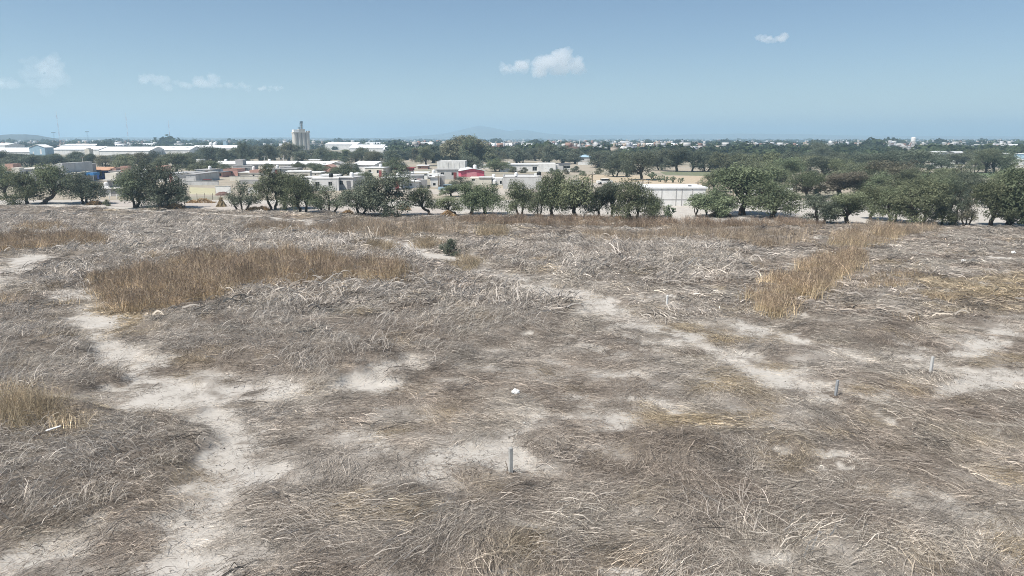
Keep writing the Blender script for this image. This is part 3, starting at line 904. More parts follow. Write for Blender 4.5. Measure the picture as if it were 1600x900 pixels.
FRONT = [  # kind, variant, left, right, top, base, base px, colour, label
    ('round', 0, -10, 30, 258, 309, 8, 'fresh', 'olive green tree cut by the left picture edge in the front row'),
    ('dense', 0, 16, 64, 267, 319, 42, 'fresh', 'low spreading green tree second from the left in the front row'),
    ('lean', 0, 58, 108, 257, 319, 64, 'fresh', 'green tree whose thick trunk leans far right, near the left edge'),
    ('dense', 1, 106, 158, 271, 319, 132, 'dark', 'dense dark tree right of the strongly leaning trunk'),
    ('round', 2, 178, 230, 265, 325, 213, 'olive', 'rounded tree with one dark trunk left of the tallest left hand tree'),
    ('dense', 0, 222, 284, 252, 326, 252, 'dark', 'tallest dark tree of the left part of the front row'),
    ('open', 0, 278, 296, 292, 327, 287, 'dark', 'small thin tree just right of the tallest left hand dark tree'),
    ('open', 1, 356, 398, 284, 330, 379, 'dark', 'lone small dark tree between the corn shock and the airy tree'),
    ('open', 0, 402, 452, 258, 328, 427, 'olive', 'airy tree with bare twisted upper limbs in the front row'),
    ('round', 1, 430, 482, 270, 327, 446, 'olive', 'tree with a forked trunk right of the airy bare limbed tree'),
    ('droop', 1, 454, 508, 276, 333, 474, 'fresh', 'full drooping tree in front of the white house with the orange terrace'),
    ('open', 1, 492, 538, 290, 334, 514, 'olive', 'thin multi stemmed see through tree in the front row'),
    ('dense', 1, 538, 588, 284, 337, 565, 'dark', 'dark tree leafy down to the ground left of the broad middle tree'),
    ('dense', 0, 572, 642, 270, 338, 602, 'dark', 'broad dark tree in front of the white houses with shade grey side walls'),
    ('lean', 1, 648, 685, 291, 337, 675, 'olive', 'small sparse tree leaning left above a bare patch'),
    ('lean', 1, 694, 732, 307, 337, 716, 'fresh', 'smallest low leaning tree in the middle of the front row'),
    ('droop', 0, 720, 764, 286, 335, 737, 'fresh', 'drooping tree right of the smallest low leaning tree'),
    ('droop', 2, 746, 792, 288, 335, 758, 'fresh', 'drooping tree in front of the grey block wall, left one'),
    ('droop', 1, 788, 832, 283, 338, 812, 'fresh', 'pale green drooping tree in front of the long grey block wall'),
    ('open', 0, 824, 852, 284, 339, 842, 'olive', 'narrow thin tree between two drooping trees right of centre'),
    ('droop', 0, 840, 882, 268, 341, 862, 'fresh', 'tall drooping tree at the right end of the grey block wall'),
    ('droop', 2, 866, 924, 276, 343, 898, 'fresh', 'wide drooping tree right of the grey block wall'),
    ('round', 0, 916, 950, 288, 343, 936, 'dark', 'left of a pair of dark trees before the pale warehouse'),
    ('round', 1, 944, 974, 284, 341, 956, 'dark', 'right of a pair of dark trees before the pale warehouse'),
    ('droop', 1, 958, 1016, 282, 347, 990, 'fresh', 'full drooping tree hanging to the ground left of the pale warehouse'),
    ('droop', 0, 1010, 1036, 306, 339, 1022, 'fresh', 'short tree overlapping the left corner of the pale warehouse'),
    ('bush', 0, 1078, 1132, 304, 339, 1104, 'fresh', 'wide low tree leafy to the ground at the pale warehouse'),
    ('dense', 1, 1100, 1142, 292, 338, 1122, 'fresh', 'tree behind the wide low one at the right corner of the pale warehouse'),
    ('round', 1, 1102, 1192, 260, 336, 1160, 'fresh', 'largest tree of the front row with arched limbs and a broad crown'),
    ('droop', 2, 1176, 1246, 288, 341, 1206, 'fresh', 'drooping tree right under the largest tree of the front row'),
    ('round', 2, 1256, 1302, 304, 350, 1282, 'dark', 'small rounded tree standing alone right of the largest tree'),
    ('round', 0, 1298, 1354, 300, 351, 1322, 'fresh', 'tree with a stout twisted trunk second right of the largest tree'),
    ('round', 1, 1340, 1380, 292, 343, 1360, 'fresh', 'tree with a slanting trunk set back behind the twisted one'),
    ('droop', 1, 1370, 1418, 293, 347, 1395, 'fresh', 'bright green drooping tree among the right hand trees'),
    ('round', 2, 1402, 1468, 284, 352, 1437, 'fresh', 'wide crowned tree with a thick dark trunk among the right hand trees'),
    ('dense', 0, 1456, 1484, 300, 351, 1472, 'dark', 'narrow leafy tree between two thick trunked trees at right'),
    ('open', 0, 1476, 1512, 280, 352, 1489, 'dark', 'dark open tree right of the narrow leafy one'),
    ('open', 1, 1500, 1530, 310, 353, 1508, 'brown', 'thin brownish sapling tree low among the right hand trees'),
    ('round', 1, 1518, 1574, 284, 354, 1548, 'fresh', 'tree with a slanting limb near the right picture edge'),
    ('tall', 1, 1552, 1604, 264, 354, 1575, 'fresh', 'tall leafy tree near the right picture edge'),
    ('round', 0, 1588, 1650, 272, 355, 1618, 'fresh', 'green tree cut by the right picture edge in the front row'),
]
for k, v, l, r, t, b, pb, colr, lab in FRONT:
    tree(k, v, l, r, t, b, lab, colr, 'trees of the front row at the field edge', 'field_edge_tree', pb, random.random() < 0.5 and k not in ('lean', 'round'))

MIDL = [  # left, right, top, base, kind, colour : trees between and behind the houses
    (-15, 18, 235, 262, 'round', 'dark'), (8, 32, 240, 263, 'dense', 'dark'), (30, 62, 242, 263, 'round', 'dark'), (56, 80, 243, 262, 'dense', 'dark'), (74, 104, 240, 262, 'round', 'dark'),
    (98, 124, 240, 260, 'dense', 'dark'), (108, 132, 236, 259, 'round', 'dark'), (132, 152, 240, 262, 'round', 'dark'), (150, 176, 243, 264, 'round', 'brown'),
    (180, 214, 242, 276, 'round', 'olive'), (205, 236, 238, 270, 'round', 'brown'), (226, 254, 236, 262, 'dense', 'dark'), (238, 268, 246, 272, 'round', 'olive'), (256, 298, 239, 269, 'round', 'olive'),
    (280, 312, 238, 262, 'dense', 'dark'), (300, 330, 250, 272, 'dense', 'olive'), (322, 346, 251, 272, 'round', 'olive'), (344, 360, 256, 266, 'round', 'dark'),
    (414, 428, 255, 268, 'round', 'dark'), (458, 478, 254, 272, 'round', 'olive'), (482, 510, 254, 274, 'round', 'olive'), (521, 562, 254, 281, 'dense', 'olive'),
    (562, 584, 268, 290, 'round', 'olive'), (600, 634, 246, 274, 'dense', 'fresh'), (690, 720, 288, 307, 'round', 'fresh'), (706, 736, 275, 293, 'open', 'dark'), (722, 752, 244, 266, 'dense', 'dark'),
    (760, 794, 248, 268, 'dense', 'fresh'), (686, 698, 267, 273, 'bush', 'dark'),
    (946, 976, 244, 276, 'dense', 'dark'), (968, 990, 238, 272, 'round', 'olive'), (980, 1024, 236, 281, 'round', 'dark'), (1018, 1044, 232, 266, 'round', 'dark'), (1040, 1074, 231, 268, 'round', 'dark'),
    (1068, 1096, 236, 268, 'round', 'dark'), (1088, 1120, 235, 268, 'round', 'dark'), (1112, 1146, 238, 270, 'round', 'olive'), (1140, 1180, 240, 276, 'round', 'olive'), (1172, 1216, 238, 278, 'round', 'fresh'),
    (1206, 1250, 246, 284, 'round', 'fresh'), (1236, 1284, 268, 309, 'round', 'fresh'), (1242, 1276, 242, 276, 'round', 'olive'), (1276, 1348, 268, 307, 'round', 'reddish'),
    (1262, 1312, 244, 280, 'round', 'dark'), (1296, 1330, 248, 282, 'round', 'fresh'), (1322, 1370, 252, 288, 'round', 'olive'), (1352, 1402, 240, 274, 'round', 'dark'), (1362, 1424, 251, 290, 'round', 'brown'),
    (1386, 1418, 234, 268, 'round', 'dark'), (1404, 1462, 234, 270, 'round', 'dark'), (1330, 1378, 264, 302, 'round', 'olive'), (1394, 1430, 262, 300, 'round', 'olive'),
    (1448, 1455, 259, 269, 'round', 'dark'), (1460, 1492, 240, 264, 'round', 'dark'), (1497, 1516, 234, 256, 'round', 'dark'), (1458, 1500, 262, 292, 'round', 'fresh'), (1484, 1512, 256, 296, 'open', 'olive'),
    (1512, 1532, 248, 270, 'open', 'olive'), (1524, 1556, 232, 270, 'round', 'olive'), (1536, 1580, 234, 270, 'round', 'olive'), (1566, 1584, 244, 268, 'open', 'olive'), (1440, 1500, 280, 318, 'round', 'fresh'),
    (1500, 1540, 268, 318, 'round', 'dark'), (1546, 1590, 262, 305, 'round', 'fresh'), (1586, 1630, 262, 300, 'round', 'fresh'), (1380, 1440, 278, 322, 'round', 'fresh'), (1100, 1132, 262, 300, 'round', 'fresh'),
    (1300, 1346, 256, 292, 'dense', 'olive'), (1342, 1392, 270, 308, 'dense', 'fresh'), (1424, 1470, 266, 308, 'dense', 'fresh'), (1470, 1512, 272, 316, 'dense', 'olive'),
    (1150, 1192, 248, 284, 'dense', 'olive'), (1190, 1232, 254, 292, 'dense', 'fresh'), (1280, 1320, 238, 268, 'dense', 'dark'), (1330, 1372, 238, 268, 'dense', 'dark'),
    (1210, 1250, 236, 266, 'dense', 'dark'), (1120, 1160, 236, 268, 'dense', 'dark'), (1540, 1580, 270, 326, 'dense', 'fresh'), (1400, 1440, 290, 330, 'dense', 'fresh'), (1590, 1640, 282, 330, 'dense', 'fresh'),
    (920, 952, 236, 262, 'dense', 'dark'), (945, 985, 234, 262, 'dense', 'dark'), (1016, 1052, 234, 260, 'dense', 'dark'), 
]
LAND = [(69, 'the blue grey shed'), (155, 'the blue shop'), (300, 'the grey cube house'), (474, 'the grain silo'), (535, 'the round bushy tree'), (631, 'the maroon roofed house'), (705, 'the blank white block'),
        (741, 'the pink building'), (836, 'the long white building'), (1060, 'the pale warehouse'), (1160, 'the largest front tree'), (1310, 'the reddish tree'), (1420, 'the water tower'), (1511, 'the small white hut'), (1590, 'the right picture edge')]
ORD = ['first', 'second', 'third', 'fourth', 'fifth', 'sixth', 'seventh', 'eighth', 'ninth', 'tenth', 'eleventh', 'twelfth']
def relabel(items, what):
    """items: (px, root); label each by its order left or right of the nearest landmark"""
    items = sorted(items, key=lambda t: t[0])
    buckets = {}
    for px, o in items:
        lx, ln = min(LAND, key=lambda l: abs(l[0] - px))
        buckets.setdefault((ln, px < lx), []).append((abs(px - lx), o))
    for (ln, left), lst in buckets.items():
        for i, (_, o) in enumerate(sorted(lst, key=lambda t: t[0])):
            o['label'] = '%s, %s to the %s of %s' % (what, ORD[min(i, 11)], 'left' if left else 'right', ln)
mid_items = []
for i, (l, r, t, b, k, colr) in enumerate(MIDL):
    o = tree(k, i, l, r, t, b, '', colr, 'trees among and behind the houses', 'village_tree')
    mid_items.append(((l + r) / 2, o))
relabel([m for m in mid_items], 'rounded tree in the middle distance')
for (px, o), spec in zip(mid_items, MIDL):
    if spec[5] == 'reddish': o['label'] = 'tree with reddish brown foliage behind the lone rounded front tree'
    if spec[:2] == (521, 562): o['label'] = 'round bushy olive tree between the white houses and the gabled shed'
    if spec[:2] == (1448, 1455): o['label'] = 'tiny round topped tree on the strip before the white dome'

# far belt: outline heights read along the row
belt_prof = [(-20, 240), (40, 236), (90, 238), (130, 236), (180, 240), (240, 238), (300, 236), (322, 232), (336, 227), (352, 234), (372, 226), (388, 220), (404, 230), (416, 222), (440, 228), (455, 218), (470, 231), (500, 229), (540, 234), (565, 231), (600, 233),
             (640, 231), (668, 226), (690, 226), (715, 214), (735, 213), (748, 220), (760, 230), (785, 232), (800, 227), (825, 231), (850, 227), (880, 227), (900, 231), (925, 230), (950, 228), (980, 231), (1010, 228), (1050, 230),
             (1100, 232), (1150, 236), (1200, 236), (1240, 238), (1262, 236), (1280, 222), (1298, 234), (1340, 236), (1400, 234), (1450, 236), (1500, 232), (1540, 228), (1580, 234), (1640, 234)]
belt_items = []
px = 300.0
rb = random.Random(5)
while px < 905:
    top = np.interp(px, [p[0] for p in belt_prof], [p[1] for p in belt_prof]) + rb.uniform(-1.5, 5)
    base = rb.uniform(248, 259)
    wpx = rb.uniform(15, 30)
    k = rb.choice(['tall', 'tall', 'round', 'dense', 'cone' if 530 < px < 690 else 'tall'])
    if k == 'cone': wpx *= 0.55
    o = tree(k, rb.randint(0, 2), px - wpx / 2, px + wpx / 2, top, base, '', rb.choice(['dark', 'dark', 'olive', 'dark', 'brown']), 'trees of the dark belt behind the houses', 'belt_tree')
    belt_items.append((px, o))
    px += wpx * rb.uniform(0.35, 0.6)
px = 905.0
while px < 1640:
    top = np.interp(px, [p[0] for p in belt_prof], [p[1] for p in belt_prof]) + rb.uniform(2, 10)
    base = rb.uniform(248, 258)
    wpx = rb.uniform(18, 34)
    o = tree(rb.choice(['round', 'dense', 'tall']), rb.randint(0, 2), px - wpx / 2, px + wpx / 2, top, base, '', rb.choice(['dark', 'olive', 'dark', 'dark']), 'trees of the dark belt behind the houses', 'belt_tree')
    belt_items.append((px, o))
    px += wpx * rb.uniform(0.7, 1.2)
px = -20.0
while px < 300:
    o = tree(rb.choice(['round', 'dense']), rb.randint(0, 2), px - 13, px + 13, rb.uniform(240, 246), rb.uniform(252, 258), '', 'dark', 'trees of the dark belt behind the houses', 'belt_tree')
    belt_items.append((px, o))
    px += rb.uniform(14, 24)
relabel(belt_items, 'tree in the far dark belt')
o = tree('tall', 0, 698, 752, 213, 258, 'broad tallest tree of the far belt, its crown above the horizon', 'brown', None, 'belt_tree')
o = tree('dense', 0, 318, 350, 227, 256, 'dark domed tree of the far belt left of the grain silo', 'dark', None, 'belt_tree')
o = tree('dense', 0, 1268, 1294, 221, 252, 'dark domed tree of the far belt rising over the right hand trees', 'dark', None, 'belt_tree')

# far-off woodland: one mass of crowns out to the horizon
def far_points(n, y0, y1, seed):
    rg = np.random.default_rng(seed)
    y = y0 * (y1 / y0) ** rg.uniform(0, 1, n)
    x = rg.uniform(-0.85, 0.85, n) * y
    return x, y, rg
def crown_blob(seed):
    rg = np.random.default_rng(seed)
    n = 260
    d = rg.normal(size=(n, 3)); d /= np.linalg.norm(d, axis=1, keepdims=True)
    pos = d * rg.uniform(0.6, 1.0, (n, 1)) * np.array([1, 1, 0.62]) + np.array([0, 0, 0.62])
    pos *= 1 + 0.22 * np.sin(d[:, :1] * 5 + seed) * np.cos(d[:, 1:2] * 4)
    nr = d + rg.normal(0, 0.4, (n, 3)); nr /= np.linalg.norm(nr, axis=1, keepdims=True)
    a = np.cross(nr, rg.normal(size=(n, 3))); a /= np.linalg.norm(a, axis=1, keepdims=True)
    b = np.cross(nr, a)
    s = 0.22
    vv = np.stack([pos - a * s, pos - b * s * 0.8, pos + a * s, pos + b * s * 0.8], 1).reshape(-1, 3)
    return vv, np.arange(n * 4).reshape(-1, 4), np.repeat(rg.uniform(0.7, 1.35, n), 4), np.zeros(n * 4)
BLOBS = collection_of('far_crown', [lambda i=i: crown_blob(i) for i in range(6)])
x, y, rg = far_points(9500, 420, 7000, 21)
dens = fbm(x / 260, y / 420, 201, 3)
ok = (dens > 0.43) & ~((x / y < -0.17) & (y < 760)) & ~((np.abs(x / y - 0.556) < 0.014) & (y < 815))
x, y = x[ok], y[ok]
n = len(x)
s = rg.lognormal(0, 0.25, n) * np.interp(y, [400, 1500, 6000], [3.6, 4.2, 5.5])
g = np.array([0.055, 0.070, 0.038]) * rg.lognormal(0, 0.3, (n, 1)) * np.array([1, 1, 1])
zsc = s * rg.uniform(0.8, 1.25, n) * 1.0
o = scatter('far_woodland', BLOBS, np.stack([x, y, np.full(n, -0.3)], 1), np.stack([np.zeros(n), np.zeros(n), rg.uniform(0, 6.28, n)], 1), np.stack([s * 1.3, s * 1.3, zsc], 1), rg.integers(0, 6, n), g, g)
tag(o, 'hazy dark green woodland spread over the plain to the horizon', 'woodland', kind='stuff')

# ------------------------------------------------------------------ buildings
def box_bm(bm, x0, x1, y0, y1, z0, z1):
    vs = [bm.verts.new(p) for p in ((x0, y0, z0), (x1, y0, z0), (x1, y1, z0), (x0, y1, z0), (x0, y0, z1), (x1, y0, z1), (x1, y1, z1), (x0, y1, z1))]
    for f in ((0, 3, 2, 1), (4, 5, 6, 7), (0, 1, 5, 4), (1, 2, 6, 5), (2, 3, 7, 6), (3, 0, 4, 7)): bm.faces.new([vs[i] for i in f])
def bm_obj(name, bm, mat, parent, loc=(0, 0, 0)):
    me = bpy.data.meshes.new(name)
    bmesh.ops.recalc_face_normals(bm, faces=bm.faces)
    bm.to_mesh(me); bm.free()
    return link(name, me, mat, parent, loc)
class Building:
    def __init__(s, name, label, cat, pxc, Y, yaw=0.0, group=None):
        s.Y = Y
        s.pxc = pxc
        s.x = xat(pxc, Y)
        s.m = (Y * CP + (CAM_H - 2) * SP) / FPX
        s.root = empty(name, (s.x, Y, -0.06), R(yaw))
        tag(s.root, label, cat, group)
    def X(s, px): return (px - s.pxc) * s.m
    def Z(s, py): return max(0.0, zat(s.pxc, py, s.Y) + 0.06)
    def box(s, name, l, r, t, b, depth, mat, y=0.0, holes=(), parent=None):
        """walls of one volume; holes are (l, r, t, b) openings in the front face, each with a pane set back"""
        x0, x1, z1 = s.X(l), s.X(r), s.Z(t)
        z0 = 0.0 if b is None else s.Z(b)
        bm = bmesh.new()
        H = [(s.X(a), s.X(c), s.Z(e), s.Z(d)) for a, c, d, e in holes]
        H = [(max(a, x0 + .05), min(c, x1 - .05), max(e, z0 + .02), min(d, z1 - .05)) for a, c, e, d in H]
        xs = sorted({x0, x1, *[h[0] for h in H], *[h[1] for h in H]})
        zs = sorted({z0, z1, *[h[2] for h in H], *[h[3] for h in H]})
        def q(*p): bm.faces.new([bm.verts.new(v) for v in p])
        for i in range(len(xs) - 1):
            for j in range(len(zs) - 1):
                cx, cz = (xs[i] + xs[i + 1]) / 2, (zs[j] + zs[j + 1]) / 2
                if any(h[0] < cx < h[1] and h[2] < cz < h[3] for h in H): continue
                q((xs[i], y, zs[j]), (xs[i + 1], y, zs[j]), (xs[i + 1], y, zs[j + 1]), (xs[i], y, zs[j + 1]))
        e = y + 0.22
        for a, c, z_, d in H:
            q((a, y, z_), (a, y, d), (a, e, d), (a, e, z_)); q((c, y, z_), (c, e, z_), (c, e, d), (c, y, d))
            q((a, y, d), (c, y, d), (c, e, d), (a, e, d)); q((a, y, z_), (a, e, z_), (c, e, z_), (c, y, z_))
        Yb = y + depth
        q((x0, y, z0), (x0, y, z1), (x0, Yb, z1), (x0, Yb, z0)); q((x1, y, z0), (x1, Yb, z0), (x1, Yb, z1), (x1, y, z1))
        q((x0, Yb, z0), (x0, Yb, z1), (x1, Yb, z1), (x1, Yb, z0)); q((x0, y, z1), (x1, y, z1), (x1, Yb, z1), (x0, Yb, z1))
        bmesh.ops.remove_doubles(bm, verts=bm.verts, dist=1e-4)
        o = bm_obj(name, bm, M[mat], parent or s.root)
        for a, c, z_, d in H:
            b2 = bmesh.new()
            box_bm(b2, a - .03, c + .03, e - 0.02, e + 0.05, z_ - .03, d + .03)
            w = bm_obj('window', b2, M['glass'], s.root)
            if c - a > 0.7:
                b3 = bmesh.new()
                t_ = 0.06
                for bb in ((a, a + t_, z_, d), (c - t_, c, z_, d), ((a + c) / 2 - t_ / 2, (a + c) / 2 + t_ / 2, z_, d), (a + t_, c - t_, z_, z_ + t_), (a + t_, c - t_, d - t_, d)):
                    box_bm(b3, bb[0], bb[1], e - 0.07, e - 0.03, bb[2], bb[3])
                bm_obj('window_frame', b3, M['pale'], w)
        return o
    def slab(s, name, l, r, py, depth, mat, th=0.18, over=0.35, y=0.0, parent=None):
        bm = bmesh.new()
        z = s.Z(py)
        box_bm(bm, s.X(l) - over, s.X(r) + over, y - over, y + depth + over, z + 0.004, z + th)
        return bm_obj(name, bm, M[mat], parent or s.root)
    def parapet(s, l, r, py, depth, mat, h=0.35, y=0.0):
        bm = bmesh.new()
        z = s.Z(py) + 0.003
        x0, x1, y0, y1, t = s.X(l), s.X(r), y, y + depth, 0.18
        box_bm(bm, x0 - .01, x1 + .01, y0 - .012, y0 + t, z, z + h); box_bm(bm, x0 - .01, x1 + .01, y1 - t, y1 + .01, z, z + h)
        box_bm(bm, x0 - .01, x0 + t, y0 + t, y1 - t, z, z + h); box_bm(bm, x1 - t, x1 + .01, y0 + t, y1 - t, z, z + h)
        return bm_obj('parapet', bm, M[mat], s.root)
    def gable(s, name, l, r, t_ridge, t_eave, depth, mat, y=0.0, along='y', over=0.3):
        """pitched roof with thickness; ridge runs along y (gable faces the camera) or along x"""
        x0, x1, zr, ze = s.X(l) - over, s.X(r) + over, s.Z(t_ridge), s.Z(t_eave)
        y0, y1, th = y - over, y + depth + over, 0.14
        bm = bmesh.new()
        if along == 'y': prof = [(x0, ze), ((x0 + x1) / 2, zr), (x1, ze)]
        else: prof = [(y0, ze), ((y0 + y1) / 2, zr), (y1, ze)]
        up = [(a, z + th) for a, z in prof]
        dn = [(a, z + 0.005) for a, z in prof]
        ends = (y0, y1) if along == 'y' else (x0, x1)
        rows = []
        for e in ends:
            rows.append([bm.verts.new((a, e, z) if along == 'y' else (e, a, z)) for a, z in up + dn[::-1]])
        k = len(rows[0])
        for i in range(k): bm.faces.new([rows[0][i], rows[0][(i + 1) % k], rows[1][(i + 1) % k], rows[1][i]])
        bm.faces.new(rows[0]); bm.faces.new(rows[1][::-1])
        o = bm_obj(name, bm, M[mat], s.root)
        return o
    def gable_wall(s, name, l, r, t_ridge, t_eave, depth, mat, y=0.0, along='y'):
        x0, x1, zr, ze = s.X(l), s.X(r), s.Z(t_ridge), s.Z(t_eave)
        bm = bmesh.new()
        if along == 'y': prof, ends = [(x0, 0), (x1, 0), (x1, ze), ((x0 + x1) / 2, zr), (x0, ze)], (y, y + depth)
        else: prof, ends = [(y, 0), (y + depth, 0), (y + depth, ze), (y + depth / 2, zr), (y, ze)], (x0, x1)
        rows = [[bm.verts.new((a, e, z) if along == 'y' else (e, a, z)) for a, z in prof] for e in ends]
        k = len(prof)
        for i in range(k): bm.faces.new([rows[0][i], rows[0][(i + 1) % k], rows[1][(i + 1) % k], rows[1][i]])
        bm.faces.new(rows[0]); bm.faces.new(rows[1][::-1])
        return bm_obj(name, bm, M[mat], s.root)
    def tank(s, px, py_base, rad, h, mat, y=2.0, name='water_tank'):
        V, F = [], []
        z = s.Z(py_base) + 0.19
        prof = [(0.0, 0), (rad, 0), (rad * 1.02, h * 0.3), (rad * 0.97, h * 0.33), (rad * 1.02, h * 0.36), (rad, h * 0.72), (rad * 0.75, h * 0.9), (rad * 0.28, h * 0.96), (rad * 0.28, h), (0.0, h)]
        ns = 14
        for r_, zz in prof:
            for k in range(ns): V.append((s.X(px) + r_ * math.cos(2 * math.pi * k / ns), y + r_ * math.sin(2 * math.pi * k / ns), z + zz))
        for i in range(len(prof) - 1):
            for k in range(ns): F.append((i * ns + k, i * ns + (k + 1) % ns, (i + 1) * ns + (k + 1) % ns, (i + 1) * ns + k))
        me = bpy.data.meshes.new(name); me.from_pydata(V, [], F)
        return link(name, me, M[mat], s.root)
    def door(s, l, r, t, b, mat, y=0.0, name='door'):
        bm = bmesh.new()
        x0, x1, z0, z1 = s.X(l), s.X(r), 0.02 if b is None else s.Z(b), s.Z(t)
        box_bm(bm, x0, x1, y - 0.05, y - 0.004, z0, z1)
        for k in range(1, 4): box_bm(bm, x0 + 0.03, x1 - 0.03, y - 0.065, y - 0.05, z0 + (z1 - z0) * k / 4 - 0.02, z0 + (z1 - z0) * k / 4 + 0.02)
        return bm_obj(name, bm, M[mat], s.root)

# --- left side
b = Building('storage_shed', 'tall blue grey sheet metal shed with white gabled roof behind the left trees', 'shed', 64, 470)
b.gable_wall('wall', 52, 76.5, 226.5, 231, 9, 'steel'); b.gable('roof', 52, 76.5, 226, 230.6, 9, 'whiteroof'); b.door(68.5, 71, 233, 241, 'white'); b.door(57, 58.5, 237, 241, 'white', name='small_door')
b = Building('house', 'low grey roofed house behind the leftmost front trees', 'house', 46, 205)
b.box('wall', 31, 61, 264.5, None, 8, 'block'); b.slab('roof', 31, 61, 264.5, 8, 'pale', over=0.25); b.box('upper_wall', 31, 48, 262.6, 264, 4, 'cream', y=2.5)
b = Building('house', 'bare grey block house with a taller cube and a blue door at left', 'house', 100, 195)
b.box('wall', 83, 94, 258, None, 6, 'pale'); b.slab('roof', 83, 93.6, 258, 6, 'block', over=0.0)
b.box('tower_wall', 94.2, 101.5, 255, None, 14, 'pale', y=-0.4, holes=[(97, 99.5, 265, 268)]); b.door(97, 99.6, 269, None, 'blue', y=-0.4)
b.box('side_wall', 102, 116, 270, None, 7, 'cream', y=1.0, holes=[(108, 115, 266, 272)])
b = Building('house', 'dark grey block house right of the one with the blue door', 'house', 122, 205)
b.box('wall', 116.5, 124, 258, None, 9, 'block', holes=[(118, 121, 262, 266)]); b.slab('roof', 116.5, 124, 258, 9, 'pale', over=0.1)
b = Building('shop', 'royal blue shop with an orange tiled roof behind the left trees', 'shop', 156, 215)
b.box('wall', 136, 170, 266.5, None, 6, 'blue', holes=[(148, 152, 269, 275), (156, 161, 268, 275), (163, 168, 268.5, 276)])
b.gable('roof', 144, 171, 262, 266.3, 6, 'orange', along='x', over=0.5); b.box('side_wall', 171, 180, 263, None, 5, 'brick', y=1)
b = Building('awning', 'bright blue tarpaulin awning beside the blue shop', 'awning', 139, 200)
b.box('cover', 131, 147, 270.5, 274, 3.0, 'sky'); b.box('post', 131.3, 131.9, 274.05, None, 0.1, 'metal'); b.box('post', 146, 146.6, 274.05, None, 0.1, 'metal')
b = Building('water_tank', 'blue water tank on a stand above the blue shop', 'water tank', 137, 222)
b.box('stand', 135, 139.5, 265, None, 0.9, 'metal'); b.tank(137.2, 265, 0.55, 1.2, 'blue', y=0.45, name='tank')
b = Building('house', 'two storey grey house with a white roof slab and pale garage door at left', 'house', 168, 150)
b.box('wall', 155, 186, 295, None, 7, 'block'); b.slab('roof', 150, 190, 295, 7.5, 'white', th=0.3, over=0.4); b.door(162.3, 171, 297.5, None, 'white', name='garage_door')
b.box('upper_wall', 162, 176, 281.5, 292.4, 5, 'block', y=1.2, holes=[(170.5, 174.5, 284, 290)]); b.box('top_wall', 161, 178, 271, 280.6, 4, 'cream', y=0.9); b.slab('balcony', 160.5, 178, 282.2, 2.5, 'pale', over=0.1, y=0.3)
b.box('shed_wall', 146, 154.6, 296.5, None, 4, 'dark', y=1.0)
b.tank(163.5, 292.5, 0.45, 0.9, 'tank_white', y=0.3)
for px_ in (152, 167, 179):
    b = Building('post', 'short white post in front of the two storey house, %s one' % {152: 'left', 167: 'middle', 179: 'right'}[px_], 'post', px_, 143)
    b.box('shaft', px_ - 0.5, px_ + 0.5, 304.5, None, 0.13, 'white'); b.box('cap', px_ - 0.7, px_ + 0.7, 304.0, 304.45, 0.18, 'white', y=-0.025)
b = Building('house', 'white house partly hidden behind the tallest left dark tree', 'house', 222, 212)
b.box('wall', 211, 228, 266, None, 6, 'white', holes=[(214, 217, 268, 271)]); b.slab('roof', 211, 228, 266, 6, 'pale'); b.box('annex_wall', 229, 240, 268, None, 5, 'dark', y=1)
# --- walled plots
b = Building('house', 'low white house with a dark roof left of the grey cube house', 'house', 277, 215)
b.box('wall', 267, 288, 271, None, 7, 'pale'); b.slab('roof', 267, 304, 270.5, 8, 'block', over=0.2); b.box('annex_wall', 288.5, 304, 270.6, None, 7, 'dark', y=0.6)
b = Building('house', 'grey cube house of bare blocks behind the long plot wall', 'house', 298, 196)
b.box('wall', 291, 306, 273, None, 16, 'pale', holes=[(298, 299.2, 274.5, 276)]); b.slab('roof', 291, 306, 273, 16, 'block', over=0.15)
b.box('low_wall', 284, 306, 278.5, None, 0.25, 'pale', y=-1.2)
def plot_wall(label, l, r, top, Y, mat, name='plot_wall', cap=True, posts=0):
    b = Building(name, label, 'wall', (l + r) / 2, Y)
    b.root['kind'] = 'thing'
    b.box('wall', l, r, top, None, 0.2, mat)
    if cap: b.slab('coping', l, r, top, 0.2, 'pale', th=0.08, over=0.05)
    for k in range(posts + 1):
        if posts:
            p = l + (r - l) * k / posts
            b.box('pillar', p - 0.35, p + 0.35, top - 0.4, None, 0.12, 'block', y=-0.124)
    return b
plot_wall('long pale block wall in front of the grey cube house', 281, 341, 283, 186, 'pale')
plot_wall('white plot wall panel beside the dark brown mound', 335.5, 359, 291, 160, 'white')
plot_wall('long cream wall right of the dark mound behind the lone small tree', 359, 404, 275.5, 205, 'cream')
plot_wall('grey wall below the salmon houses', 374, 412, 281, 190, 'block')
plot_wall('low white wall left of the airy front tree', 386, 404, 293, 158, 'white')
b = Building('house', 'open brick house with a dark flat roof above the plot wall', 'house', 336, 225)
b.box('wall', 324.5, 348, 269.5, None, 7, 'salmon', holes=[(326, 331, 271, 275.5), (341, 346.5, 270.5, 275)]); b.slab('roof', 324.5, 348, 269.5, 7, 'dark', over=0.5)
b = Building('house', 'salmon pink house with a red parapet left of centre', 'house', 361, 232)
b.box('wall', 349, 372, 266.5, None, 7, 'salmon', holes=[(360, 364, 268.5, 270.5)]); b.parapet(349, 372, 266.5, 7, 'brick', 0.5); b.box('annex_wall', 372.5, 390, 270, None, 6, 'cream', y=0.5); b.slab('annex_roof', 372.5, 390, 270, 6, 'white', y=0.5)
b = Building('house', 'house with orange red brick upper walls behind the airy front tree', 'house', 405, 226)
